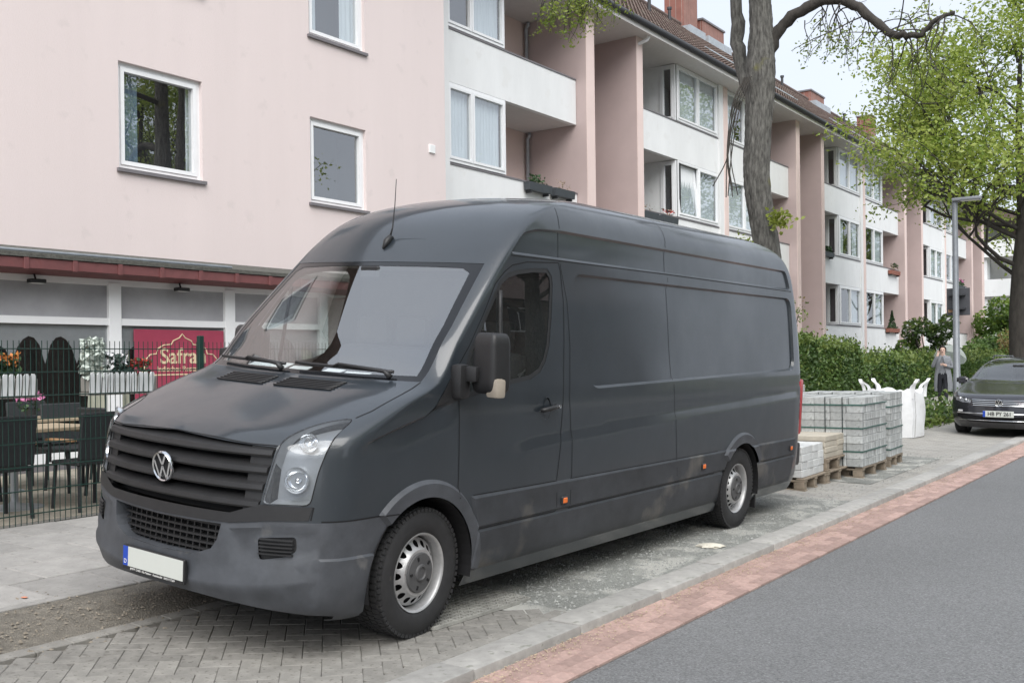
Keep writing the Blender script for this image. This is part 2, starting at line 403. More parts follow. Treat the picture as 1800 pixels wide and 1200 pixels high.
m_red = M('red_lens', (.42, .012, .015), .2, var=.1)
m_white = M('white_plastic', (.75, .75, .73), .5, var=.05)
m_plate = M('plate_white', (.58, .60, .56), .4, var=.02)
m_blue = M('plate_blue', (.01, .06, .42), .4, var=.02)
m_cabin = M('cabin_trim', (.05, .05, .053), .8, var=.2, bump=.1)
m_cabinl = M('cabin_light', (.30, .28, .25), .85, var=.1, bump=.05)
m_paper = M('paper', (.78, .80, .82), .7, var=.04)
g_ws = GLASS('windscreen_glass', (.92, .96, .95), 3.5, .006)
g_side = GLASS('side_glass', (.62, .68, .67), 1.9, .015)
g_lamp = GLASS('lamp_lens', (.88, .90, .92), 1.6, .03)
VZ = 2.70
van = Body(
 YF=[(.20,.20),(.27,.09),(.35,.05),(.50,.04),(.66,.05),(.74,.06),(.93,.08),(1.06,.105),(1.11,.14),(1.14,.19),(1.20,.35),(1.27,.55),(1.33,.73),(1.375,.88),(1.41,.965),(1.65,1.18),(1.90,1.41),(2.12,1.62),(2.25,1.745),(2.38,1.885),(2.49,2.06),(2.57,2.28),(2.63,2.58),(2.67,3.05),(2.69,3.9)],
 A=[(.20,.07),(.5,.09),(.75,.09),(1.0,.10),(1.12,.11),(1.22,.10),(1.33,.10),(1.42,.09),(1.55,.08),(1.9,.08),(2.15,.08),(2.35,.10),(2.6,.15),(2.69,.2)],
 B=[(.20,.34),(.5,.38),(.75,.38),(1.0,.39),(1.12,.36),(1.22,.26),(1.33,.16),(1.42,.12),(1.55,.11),(2.1,.12),(2.25,.13),(2.4,.15),(2.6,.25),(2.69,.3)],
 Mx=[(.20,2.7),(.7,2.7),(1.0,2.8),(1.15,3.2),(1.3,3.5),(1.6,3.2),(2.1,3.0),(2.4,3.0),(2.69,2.2)],
 Wd=[(.20,.93),(.28,.96),(.38,.98),(.53,.99),(.9,.9965),(1.15,.994),(1.33,.985),(1.45,.972),(1.8,.936),(2.1,.90),(2.2,.889),(2.32,.872),(2.43,.842),(2.52,.795),(2.585,.72),(2.635,.61),(2.67,.45),(2.685,.25),(2.69,.02)],
 YR=[(.20,6.76),(.38,6.84),(1.5,6.84),(2.0,6.80),(2.2,6.76),(2.4,6.68),(2.52,6.55),(2.60,6.33),(2.65,5.95),(2.68,5.5),(2.69,5.0)],
 z0=.20, z1=2.69)
FA, RA = (1.03, .35), (5.34, .345)
win = [(1.345,1.335),(1.80,1.405),(2.02,1.432),(2.12,1.47),(2.18,1.53),(2.225,1.62),(2.265,1.80),(2.30,2.0),(2.298,2.05),(2.265,2.083),(2.1,2.075),(1.95,2.055),(1.85,2.03),(1.77,1.985),(1.60,1.775),(1.44,1.565)]
wino = inset(win, -.028)
ws_o = [(-.0, 1.40), (.5, 1.402), (.895, 1.405), (.872, 1.72), (.815, 2.105), (.5, 2.108), (0, 2.11)]
ws_i = [(0, 1.425), (.5, 1.427), (.845, 1.435), (.822, 1.72), (.765, 2.045), (.70, 2.075), (.5, 2.08), (0, 2.085)]
lamp = rnd_poly([(.665,.802),(.884,.806),(.898,.974),(.921,1.112),(.885,1.228),(.80,1.208),(.745,1.182),(.712,1.130),(.70,1.016)], .03, 3)
archF = circ(*FA, .43, 48, -.3, pi+.3)+[(FA[0]-.40, .1), (FA[0]+.40, .1)]
archR = circ(*RA, .42, 48, -.3, pi+.3)+[(RA[0]-.39, .1), (RA[0]+.39, .1)]
flF = circ(*FA, .53, 48, -.12, pi-.62)+[(.59,.66)]+[(FA[0]-.44, .6)]
flF = circ(*FA, .525, 48, -.14, pi-.80)+circ(*FA, .40, 30, pi-.80, -.14)
flR = circ(*RA, .515, 48, .5, pi-.72)+circ(*RA, .40, 30, pi-.72, .5)
low_crease = [(1.46,.974),(1.95,1.01),(2.405,1.04),(3.2,1.07),(4.044,1.10),(6.69,1.176)]
panel = rnd_poly([(2.745,1.322),(6.60,1.392),(6.60,2.095),(2.575,2.10)], .12, 8)
rband = rnd_poly([(1.87,2.178),(2.03,2.325),(2.20,2.362),(2.45,2.376),(6.52,2.362),(6.60,2.178)], .05, 4)
clad_u = [(1.50,.535),(6.66,.555),(6.64,.727),(1.44,.737)]
clad_l = [(1.46,.285),(6.62,.285),(6.66,.545),(1.50,.525)]
fcrease = [(.515,1.10),(.75,1.165),(1.02,1.232),(1.118,1.285),(1.20,1.255),(1.0,1.12),(.75,1.06)]
door = [(1.314,.742),(1.314,.872),(1.306,1.20),(1.302,1.31),(1.318,1.505),(1.418,1.61),(1.56,1.79),(1.70,1.982),(1.80,2.06),(1.89,2.108),(2.05,2.138),(2.41,2.158),(2.43,2.1),(2.445,1.9),(2.43,1.65),(2.395,1.3),(2.37,1.05),(2.33,.742)]
v = van
v.regf('hole', lambda X: (((X[:, 1]-FA[0])**2+(X[:, 2]-FA[1])**2 < .43**2) | ((X[:, 1]-RA[0])**2+(X[:, 2]-RA[1])**2 < .42**2)) & (abs(X[:, 0]) > .8) | ((abs(X[:, 1]-FA[0]) < .42) & (X[:, 2] < .35) & (abs(X[:, 0]) > .8)) | ((abs(X[:, 1]-RA[0]) < .41) & (X[:, 2] < .345) & (abs(X[:, 0]) > .8)))
lipl = [(0, .305), (.3, .30), (.55, .285), (.75, .265), (.88, .245), (.92, .235)]
v.line('f', lipl)
v.regf('hole', lambda X: (X[:, 2] < np.interp(abs(X[:, 0]), [a for a, b in lipl], [b for a, b in lipl])) & (X[:, 1] < .42))
v.loops.append((v.conv('s', archF), True)); v.loops.append((v.conv('s', archR), True))
v.region('windscreen', 'f', ws_i); v.region('frit', 'f', ws_o)
v.region('glass', 's', win); v.region('winseal', 's', wino)
v.region('mirror_base', 's', [(1.075,1.25),(1.312,1.51),(1.335,1.50),(1.335,1.31)])
v.region('lamp', 'f', lamp)
v.region('grille', 'f', [(0,.742),(.50,.744),(.66,.80),(.695,1.016),(.70,1.085),(.55,1.088),(0,1.112)])
v.region('lowgrille', 'f', [(0,.50),(.28,.508),(.40,.55),(.435,.60),(.452,.682),(0,.675)])
fog = rnd_poly([(.655,.632),(.835,.65),(.842,.578),(.80,.55),(.672,.524)], .02, 3)
v.region('fog', 'f', fog)
v.region('strip', 'f', [(0,.685),(.505,.695),(.70,.722),(.885,.735),(.895,.80),(.66,.80),(.50,.744),(0,.742)])
v.region('flareF', 's', flF); v.region('flareR', 's', flR)
v.regf('bumper', lambda X: (X[:, 1] < .84) & (X[:, 2] < .722))
v.line('s', [(.05,.722),(.84,.722)]); v.line('f', [(0,.722),(.9,.722)])
v.region('hood', 'f', [(0,1.112),(.55,1.088),(.70,1.085),(.712,1.130),(.745,1.182),(.80,1.208),(.885,1.228),(.905,1.26),(.908,1.334),(.897,1.402),(.5,1.40),(0,1.398)])
v.region('door', 's', door)
v.region('clad_u', 's', clad_u); v.region('clad_l', 's', clad_l)
v.step(panel, -.022, .016); v.step(rband, -.018, .016)
v.step(clad_u, .014, .016); v.step(clad_l, .007, .012)
v.step(flF, .022, .02); v.step(flR, .020, .02)
fcl = [(.50,1.096),(.75,1.165),(1.02,1.232),(1.118,1.285)]
v.disps.append(lambda Y, Z: (lambda d: -.012*np.clip(d/.012, 0, 1)*np.clip(1-d/.16, 0, 1)*np.clip((Y-.50)/.12, 0, 1)*np.clip((1.29-Y)/.06, 0, 1))(np.interp(Y, [a for a, b in fcl], [b for a, b in fcl])-Z))
v.line('s', fcl); v.line('s', [(a, b-.012) for a, b in fcl])
lcp = low_crease+[(6.69,.70),(1.46,.70)]
v.disps.append(lambda Y, Z: .010*np.clip(-sdf(lcp, Y, Z)/.045, 0, 1)*np.clip((Y-1.5)/.5, 0, 1)); v.line('s', low_crease); v.line('s', [(a, b-.045) for a, b in low_crease])
bcr = [(.3,.545),(.62,.535),(.72,.515),(.80,.50),(.80,.2),(.3,.2)]
v.step(bcr, .010, .012)
v.fstep([(.50,.665),(.70,.69),(.93,.70),(.94,.55),(.80,.50),(.62,.495),(.54,.53),(.50,.60)], .016, .03)
v.fstep([(-.2,.33),(.50,.33),(.80,.36),(.92,.40),(.93,.47),(.70,.44),(.45,.415),(-.2,.40)], -.014, .03)
v.mesh()
VROLL, VYAW = .0655, math.radians(-.6)
VT = Matrix.Translation((-4.697, 3.30, 0)) @ rotz(VYAW) @ Matrix.Translation((1, 0, 0)) @ Matrix.Rotation(VROLL, 4, 'Y') @ Matrix.Translation((-1, 0, 0))
vroot = THING('delivery_van', 'dark grey high roof panel van parked on the gravel and pavers beside the kerb', 'van'); vroot.matrix_world = VT
v.obj('body', 'body', m_paint, vroot)
v.obj('bonnet', 'hood', m_paint, vroot)
for sd in (1, -1):
    d = v.obj('door', 'door', m_paint, vroot, (sd,))
    if sd == 1: near_door = d
    v.obj('window', 'glass', g_side, d, (sd,), push=-.006)
    v.obj('window_seal', 'winseal', m_black, d, (sd,), push=-.002)
    v.obj('mirror_base', 'mirror_base', m_black, vroot, (sd,), push=.004)
    v.obj('front_wheel_arch', 'flareF', m_plast, vroot, (sd,)); v.obj('rear_wheel_arch', 'flareR', m_plast, vroot, (sd,))
    v.obj('side_moulding', 'clad_u', m_clad, vroot, (sd,)); v.obj('sill_panel', 'clad_l', m_clad, vroot, (sd,))
v.obj('windscreen', 'windscreen', g_ws, vroot, push=-.004); v.obj('windscreen_border', 'frit', m_blackgl, vroot, push=-.002)
bmp = v.obj('bumper', 'bumper', m_plast, vroot)
v.obj('bumper_strip', 'strip', m_black, vroot, push=.006)
# wheel wells, underbody, inner liners
mb = MB()
for sd in (1, -1):
    for (cy, cz), r in ((FA, .43), (RA, .42)):
        prof = circ(cy, cz, r, 24, -.2, pi+.2)
        for i in range(len(prof)-1):
            (a, b), (c, e) = prof[i], prof[i+1]; mb.quad((sd*1.0, a, b), (sd*.66, a, b), (sd*.66, c, e), (sd*1.0, c, e))
        mb.prism(circ(cy, cz, r, 24, -.2, pi+.2), sd*.655, sd*.66, lambda a, b, h: (h, a, b))
mb.box(-.64, .64, .5, 6.7, .235, .34); mb.box(-.55, .55, .6, 6.5, .17, .235); mb.box(-.93, .93, 1.52, 4.85, .28, .30); mb.box(-.9, .9, 5.85, 6.6, .30, .32)  # wide low plates added to darken the ground beneath the van
mb.box(-.85, .85, .5, .56, .25, .8); mb.box(-.03, .03, 1, 5.3, .3, .36)
mb.build('underbody', m_gap, vroot)
# grille
def frontpt(x, z, d):
    p = v.S(v.Pf(x, z), z); return Vector((math.copysign(p[0], x) if x else 0, p[1]+d, z))
def sweep(mb, xs, prof, taper=None):
    rows = []
    for x in xs: rows.append([frontpt(x, z, d) for d, z in prof])
    n = len(prof); vs = [p for r in rows for p in r]; fs = []
    for i in range(len(xs)-1):
        for k in range(n): fs.append((i*n+k, (i+1)*n+k, (i+1)*n+(k+1) % n, i*n+(k+1) % n))
    fs.append(tuple(range(n))); fs.append(tuple((len(xs)-1)*n+k for k in range(n))[::-1]); mb.add(vs, fs)
grille = MB(); xs = [-.70+i*1.40/36 for i in range(37)]
sweep(grille, xs, [(.075, .73), (.085, .73), (.085, 1.10), (.075, 1.10)])
grl = grille.build('grille', m_gap, vroot, fixn=True)
for i, zt in enumerate((1.098, 1.012, .926, .840)):
    sm = MB(); hw = .69-.012*i; xs = [-hw+k*2*hw/36 for k in range(37)]
    sweep(sm, xs, [(.07, zt), (.045, zt-.002), (-.004, zt-.030), (-.007, zt-.052), (.0, zt-.062), (.07, zt-.05)])
    sm.build('grille_slat', m_black, grl, smooth=True, ang=35, fixn=True)
for sd in (1, -1):   # solid cheeks of the grille beside the lamps
    sm = MB(); xs = [sd*(.56+k*.14/8) for k in range(9)]
    sweep(sm, xs, [(.01, .755), (.06, .755), (.06, 1.083), (.01, 1.083)]); sm.build('grille_cheek', m_black, grl, smooth=True, ang=35, fixn=True)
# emblem
def emblem(parent, R, mat, matb, T):
    mb = MB(); mb.lathe([(R, 0), (R, .012), (R*.95, .018), (R*.87, .014), (R*.85, .004)], 40, T=T); e = mb.build('emblem', mat, parent, smooth=True, ang=40, fixn=True)
    mb = MB(); mb.lathe([(R*.99, .002), (.001, .003)], 32, T=T); mb.build('emblem_disc', matb, e)
    mb = MB(); t = R*.155
    def bar(a, b):
        a = Vector((a[0]*R, a[1]*R)); b = Vector((b[0]*R, b[1]*R)); d = (b-a).normalized(); nrm = Vector((-d.y, d.x))*t/2
        mb.prism([tuple(a+nrm), tuple(b+nrm), tuple(b-nrm), tuple(a-nrm)], .004, .012, lambda x, y, h: T @ Vector((x, y, h)))
    bar((-.40, .80), (-.02, .12)); bar((.40, .80), (.02, .12))
    bar((-.80, .32), (-.36, -.76)); bar((-.36, -.76), (0, .02)); bar((0, .02), (.36, -.76)); bar((.36, -.76), (.80, .32))
    mb.build('emblem_letters', mat, e, fixn=True); return e
emblem(grl, .082, m_chrome, m_gap, Matrix.Translation((0, .068, .925)) @ Matrix.Rotation(pi/2+.12, 4, 'X'))
# lower grille
lg = MB(); xs = [-.46+i*.92/24 for i in range(25)]
sweep(lg, xs, [(.09, .47), (.10, .47), (.10, .70), (.09, .70)]); lgo = lg.build('lower_grille', m_gap, vroot, fixn=True)
for k in range(5):
    sm = MB(); z = .52+k*.034; hw = .36+.02*k; sweep(sm, [-hw+i*2*hw/20 for i in range(21)], [(.05, z), (.07, z), (.07, z+.012), (.05, z+.010)]); sm.build('grille_bar', m_black, lgo, fixn=True)
for k in range(15):
    x = -.36+k*.72/14; sm = MB(); sweep(sm, [x, x+.008], [(.055, .505), (.07, .505), (.07, .685), (.055, .685)]); sm.build('grille_bar', m_black, lgo, fixn=True)
# bumper lip round the opening
sm = MB(); P = [(0,.50),(.28,.508),(.40,.55),(.435,.60),(.452,.682)]; P = [(-a, b) for a, b in P[::-1]]+P[1:]
for (a, b), (c, e) in zip(P, P[1:]):
    p, q = frontpt(a, b, 0), frontpt(c, e, 0); sm.quad(p, q, q+Vector((0, .10, 0)), p+Vector((0, .10, 0)))
sm.build('opening_lip', m_plast, bmp)
# fog covers with ribs
for sd in (1, -1):
    fo = v.obj('fog_cover', 'fog', m_black, bmp, (sd,), push=-.014)
    for k in range(5):
        z = .553+k*.018; sm = MB(); sweep(sm, [sd*(.672+i*.158/8) for i in range(9)], [(.012, z), (.002, z+.002), (.002, z+.008), (.012, z+.010)]); sm.build('fog_rib', m_black, fo, fixn=True)
# head lamps
m_refl = M('lamp_reflector', (.80, .81, .82), .12, metal=.9, var=.05); m_lampin = M('lamp_housing', (.27, .28, .29), .3, metal=.3, var=.1)
for sd in (1, -1):
    h = v.obj('headlight', 'lamp', g_lamp, vroot, (sd,), push=.002)
    v.obj('lamp_housing', 'lamp', m_lampin, h, (sd,), push=-.055)
    for (x, z, r) in ((.812, 1.110, .050), (.795, .925, .066)):
        c = frontpt(sd*x, z, .05); n = Vector((sd*.45, -1, .12)).normalized(); T = Matrix.Translation(c) @ n.to_track_quat('Z', 'Y').to_matrix().to_4x4()
        sm = MB(); sm.lathe([(r, .03), (r*.97, .02), (r*.8, -.002), (r*.5, -.018), (.001, -.026)], 24, T=T); sm.build('reflector', m_refl, h, smooth=True)
        sm = MB(); sm.lathe([(r*.22, -.02), (r*.22, .012), (r*.1, .02), (.001, .021)], 12, T=T); sm.build('bulb', m_chrome, h, smooth=True)
    sm = MB(); lp_ = lamp+[lamp[0]]; cx_ = sum(a for a, b in lamp)/len(lamp); cz_ = sum(b for a, b in lamp)/len(lamp)
    for (a, b), (c, e) in zip(lp_, lp_[1:]):
        q = [frontpt(sd*x, z, d) for x, z, d in ((a, b, .003), (c, e, .003), (c+(cx_-c)*.1, e+(cz_-e)*.1, .075), (a+(cx_-a)*.1, b+(cz_-b)*.1, .075))]; sm.quad(*q)
    sm.build('lamp_bezel', m_lampin, h)
    sm = MB(); pts = [frontpt(sd*x, z, .001) for x, z in lamp]+[frontpt(sd*lamp[0][0], lamp[0][1], .001)]
    sm.tube([p+Vector((sd*.0, .002, 0)) for p in pts], .004, 5); sm.build('lamp_seal', m_gap, h)
# number plate
pl = MB(); pl.bevbox(-.265, .265, 0, .022, .345, .475, .004); plo = pl.build('number_plate', m_black, vroot, loc=(0, .012, 0))
pl = MB(); pl.box(-.215, .258, -.0015, .001, .365, .470); pl.build('plate_face', m_plate, plo)
pl = MB(); pl.box(-.259, -.2155, -.0015, .001, .365, .470); pl.build('plate_band', m_blue, plo)
TEXT('D', .034, 'plate_letter', m_white, plo, (-.237, -.003, .388), (pi/2, 0, 0), extrude=.0005)
TEXT('JIMMY CARS  Kfz-Meister · Autohandel · 0421/717369', .0155, 'plate_lettering', m_white, plo, (0, -.001, .3535), (pi/2, 0, 0), extrude=.0005, sx=1.12)
# panel gaps
gm = MB()
v.ribbon(gm, 's', door[3:], .007); v.ribbon(gm, 's', [(1.314,.742),(1.314,.872),(1.306,1.2),(1.302,1.31)], .007)
v.ribbon(gm, 's', [(2.43,2.155),(2.49,1.9),(2.50,1.6),(2.468,1.27),(2.495,1.04),(2.512,.74)], .006)
v.ribbon(gm, 's', [(2.33,.735),(2.345,.53)], .006); v.ribbon(gm, 's', [(2.50,.73),(2.51,.53)], .006)
v.ribbon(gm, 's', [(3.97,2.15),(3.965,1.6),(4.0,1.1),(4.05,.74),(4.07,.6),(4.07,.54)], .0045)
v.ribbon(gm, 's', [(2.43,2.16),(2.45,2.3),(2.47,2.42)], .005); v.ribbon(gm, 's', [(3.95,2.16),(3.96,2.3),(3.99,2.42)], .005)
for yy in (2.45, 3.98):
    v.ribbon(gm, 's', [(yy+.02+.02*k, z) for k, z in enumerate((2.42, 2.50, 2.56, 2.60, 2.635, 2.66))], .005)
v.ribbon(gm, 's', [(1.88,2.168),(2.4,2.172),(4,2.175),(6.62,2.165)], .007)
v.ribbon(gm, 's', [(1.50,.531),(2.345,.533)], .005); v.ribbon(gm, 's', [(2.51,.535),(4.8,.545)], .005); v.ribbon(gm, 's', [(5.87,.55),(6.60,.555)], .005)
v.ribbon(gm, 's', [(1.46,.741),(2.33,.738)], .005); v.ribbon(gm, 's', [(2.5,.736),(4.83,.732)], .005)
v.ribbon(gm, 'f', [(0,1.114),(.3,1.106),(.55,1.092),(.70,1.092)], .006)
v.ribbon(gm, 'f', [(.885,1.229),(.905,1.262),(.908,1.334),(.897,1.402)], .007)
v.ribbon(gm, 's', [(.32,.728),(.55,.724),(.70,.722),(.80,.718)], .007)
v.ribbon(gm, 'f', [(.893,.735),(.899,.80)], .007)
gm.build('panel_gap', m_gap, vroot)
# lighter reveal line under the side panel and trim round the side window
# handle
hd = MB(); c = v.at('s', 2.20, 1.215); T = Matrix.Translation(c)
hd.lathe([(.001, -.012), (.045, -.010), (.052, .001), (.056, .003)], 24, T=T @ Matrix.Diagonal((1, .75, 1.25, 1)) @ Matrix.Rotation(pi/2, 4, 'Y')); hd.build('handle_recess', m_blackgl, near_door, smooth=True)
hd = MB(); hd.tube([T @ Vector(p) for p in ((.012, -.085, -.008), (.036, -.07, -.004), (.042, 0, .004), (.040, .06, .012), (.012, .085, .016))], [.012, .015, .016, .015, .012], 8)
ho = hd.build('door_handle', m_black, near_door, smooth=True)
hd = MB(); hd.lathe([(.011, 0), (.011, .006), (.001, .007)], 12, T=T @ Matrix.Translation((.055, .068, .012)) @ Matrix.Rotation(pi/2, 4, 'Y')); hd.build('lock_barrel', m_chrome, ho)
# quarter window bar
for sd in (1, -1):
    q = MB(); pts = [v.at('s', 1.70+.04*(z-1.4)/.5, z, .002) for z in (1.395, 1.55, 1.7, 1.83, 1.945)]; q.tube([(sd*p.x, p.y, p.z) for p in pts], .013, 6); q.build('window_bar', m_black, vroot, smooth=True)
# wing mirrors
for sd in (1, -1):
    bm = bmesh.new(); bmesh.ops.create_cube(bm, size=1); bmesh.ops.bevel(bm, geom=bm.edges[:], offset=.22, segments=5, affect='EDGES', profile=.55)
    for w_ in bm.verts:
        k = w_.co.z; w_.co = Vector((w_.co.x*.205*(1-.10*(k > .2)), w_.co.y*.15*(1.0-.15*abs(k)), k*.345))
    mm = MB(); mm.bm(bm, T=(Matrix.Translation((1.155, 1.375, 1.52)) @ rotz(-.22)) if sd == 1 else (Matrix.Translation((-1.03, 1.47, 1.49)) @ rotz(1.1)))
    mo = mm.build('wing_mirror', m_black, vroot, smooth=True, ang=50)
    mm = MB(); mm.bevbox(-.035, .05, -.05, .05, -.11, .09, .03, T=Matrix.Translation((sd*1.0, 1.285, 1.42))); mm.bevbox(-.06, .06, -.03, .03, -.045, .045, .02, T=Matrix.Translation((sd*1.06, 1.31, 1.455))); mm.build('mirror_arm', m_black, mo, smooth=True, ang=50)
    mm = MB(); mm.bevbox(-.05, .05, -.035, .035, -.055, .055, .02, T=Matrix.Translation((sd*1.222 if sd == 1 else -1.04, 1.335 if sd == 1 else 1.5, 1.385)) @ rotz(sd*-.25)); mm.build('mirror_indicator', M('indicator_lens', (.33, .29, .24), .15, var=.15), mo, smooth=True, ang=50)
    mm = MB(); mm.box(-.075, .075, .0, .004, -.13, .13, T=Matrix.Translation((1.15, 1.446, 1.52) if sd == 1 else (-1.0, 1.53, 1.49)) @ rotz(-.22 if sd == 1 else 1.1)); mm.build('mirror_glass', m_chrome, mo)
# marker lights
for y, z in ((2.425, .60), (4.54, .63), (6.52, .63)):
    c = v.at('s', y, z); mm = MB(); mm.bevbox(-.006, .014, -.036, .036, -.028, .028, .008, T=Matrix.Translation(c)); k = mm.build('side_marker', m_black, vroot)
    mm = MB(); mm.bevbox(-.004, .018, -.026, .026, -.02, .02, .006, T=Matrix.Translation(c)); mm.build('marker_lens', m_orange, k)
# tail lamps
for sd in (1, -1):
    mm = MB(); mm.bevbox(sd*.90-.06, sd*.90+.09*1, 6.70, 6.86, .74, 1.30, .03); mm.build('tail_light', m_red, vroot, smooth=True, ang=50)
mm = MB(); mm.bevbox(-.97, .97, 6.66, 6.92, .42, .66, .04); mm.build('rear_bumper', m_black, vroot, smooth=True, ang=50)
# bonnet vents
for sd in (1, -1):
    z0_, z1_ = 1.338, 1.374; a, b = (.05, .49)
    mm = MB(); N = 12
    for i in range(N):
        xa, xb = a+(b-a)*i/N, a+(b-a)*(i+1)/N; P4 = [v.at('f', x, z, .002) for x, z in ((xa, z0_), (xb, z0_), (xb, z1_), (xa, z1_))]
        P4 = [Vector((sd*p.x, p.y, p.z)) for p in P4]; mm.quad(*(P4 if sd > 0 else P4[::-1]))
    vo = mm.build('bonnet_vent', m_gap, vroot)
    for k in range(6):
        z = z0_+(z1_-z0_)*k/5; mm = MB(); pts = [v.at('f', a+(b-a)*i/8, z, .005) for i in range(9)]; mm.tube([(sd*p.x, p.y, p.z) for p in pts], .0055, 5); mm.build('vent_slat', m_black, vo, smooth=True)
# wipers
for (x0, x1, zz) in ((.72, -.02, 1.425), (-.10, -.80, 1.43)):
    mm = MB(); n = 12; pts = []
    for i in range(n+1):
        x = x0+(x1-x0)*i/n; p = v.at('f', abs(x), 1.428+.012*i/n, .03); pts.append(Vector((math.copysign(p.x, x), p.y, p.z)))
    mm.tube(pts, .010, 6); wo_ = mm.build('wiper', m_black, vroot, smooth=True)
    q0 = v.at('f', abs(x0-.0), 1.405, .02); q0 = Vector((math.copysign(q0.x, x0), q0.y, q0.z)); mm = MB(); mm.tube([q0, q0+Vector((-.04, -.005, .03)), pts[6]+Vector((0, -.02, .018)), pts[7]], [.018, .014, .009, .008], 6); mm.build('wiper_arm', m_black, wo_, smooth=True)
# antenna
c = v.at('f', 0.0, 2.245); mm = MB()
mm.tube([c+Vector((0, -.055, -.045)), c+Vector((0, -.02, .004)), c+Vector((0, .01, .035)), c+Vector((0, .03, .03))], [.006, .024, .020, .014], 8); an = mm.build('antenna', m_black, vroot, smooth=True)
mm = MB(); mm.tube([c+Vector((0, .01, .035)), c+Vector((0, .03, .10)), c+Vector((0, .045, .25)), c+Vector((0, .05, .42))], [.007, .005, .003, .0025], 6); mm.build('antenna_rod', m_black, an, smooth=True)
# cabin
cab = MB(); cab.prism([(-.95,.5),(.95,.5),(.955,1.3),(.86,2.05),(-.86,2.05),(-.955,1.3)], 2.40, 2.43, lambda a, b, h: (a, h, b)); cab.build('bulkhead', m_cabin, vroot)
cab = MB(); cab.box(-.93, .93, 1.5, 2.42, .46, .50); cab.build('cabin_floor', m_cabin, vroot)
cab = MB(); cab.bm((lambda b: (bmesh.ops.create_cube(b, size=1), [setattr(w, 'co', Vector((w.co.x*1.74, 1.27+w.co.y*.5+(w.co.z > 0)*w.co.y*-.02, 1.13+w.co.z*.44-(w.co.z > 0)*(w.co.y > 0)*.05))) for w in b.verts], bmesh.ops.bevel(b, geom=b.edges[:], offset=.06, segments=3, affect='EDGES'), b)[-1])(bmesh.new())); dsh = cab.build('dashboard', m_cabin, vroot, smooth=True, ang=40)
for (x, y, w_, l_, a) in ((-.52, 1.17, .34, .21, .2), (-.20, 1.15, .15, .15, .4), (.10, 1.13, .16, .16, -.3), (.32, 1.13, .18, .12, .5)):
    cab = MB(); cab.box(-w_/2, w_/2, -l_/2, l_/2, 0, .004, T=Matrix.Translation((x, y, 1.40)) @ rotz(a*.3) @ Matrix.Rotation(.30, 4, 'X')); cab.build('paper_sheet', m_paper, dsh)
for x in (.48, -.25, -.62):
    cab = MB(); cab.bevbox(x-.25, x+.25, 1.75, 2.28, .80, 1.0, .05); cab.bevbox(x-.25, x+.25, 2.16, 2.36, .95, 1.55, .06); cab.bevbox(x-.14, x+.14, 2.26, 2.36, 1.56, 1.76, .04); cab.build('seat', m_cabin, vroot, smooth=True, ang=50)
cab = MB(); Tst = Matrix.Translation((.45, 1.62, 1.30)) @ Matrix.Rotation(-.55, 4, 'X')
cab.tube([Tst @ Vector((.19*math.cos(2*pi*k/24), .19*math.sin(2*pi*k/24), 0)) for k in range(25)], .016, 6); cab.box(-.18, .18, -.03, .03, -.02, .01, T=Tst); cab.tube([Tst @ Vector((0, 0, 0)), (.45, 1.35, 1.18)], .03, 8); cab.build('steering_wheel', m_black, vroot, smooth=True, ang=50)
cab = MB(); cab.box(-.74, .74, 1.78, 2.42, 2.10, 2.12); cab.build('headliner', m_cabinl, vroot)
cab = MB(); cab.bevbox(-.08, .08, 1.56, 1.59, 2.0, 2.08, .01); cab.build('sensor_box', m_black, vroot)
# wheels
def tyre_mesh(R=.357, r=.215, w=.232):
    mb = MB(); h = w/2
    prof = [(r, -h*.82), (r+.012, -h*.92), (r+.03, -h*.98), ((R+r)/2, -h*1.04), (R-.03, -h*.97), (R-.012, -h*.88)]
    for k, (a, b) in enumerate(((-.80, -.42), (-.37, -.03), (.03, .37), (.42, .80))):
        prof += [(R-.010, h*a-.002), (R-.001, h*a), (R-.001, h*b), (R-.010, h*b+.002)]
    prof += [(R-.012, h*.88), (R-.03, h*.97), ((R+r)/2, h*1.04), (r+.03, h*.98), (r+.012, h*.92), (r, h*.82)]
    mb.lathe(prof, 72, axis='x')
    for k in range(64):
        for sx in (1, -1):
            T = Matrix.Rotation(2*pi*k/64, 4, 'X'); mb.box(sx*h*.78, sx*h*.955, -.0115, .0115, R-.022, R-.0015, T=T)
        for a, b, o in ((-.80, -.42, 0), (-.37, -.03, .4), (.03, .37, 0), (.42, .80, .4)):
            T = Matrix.Rotation(2*pi*(k+o)/64, 4, 'X'); mb.box(h*a, h*b, -.0125, .0125, R-.006, R+.003, T=T)
    return mb.mesh('tyre', m_rub, True, 35, True)
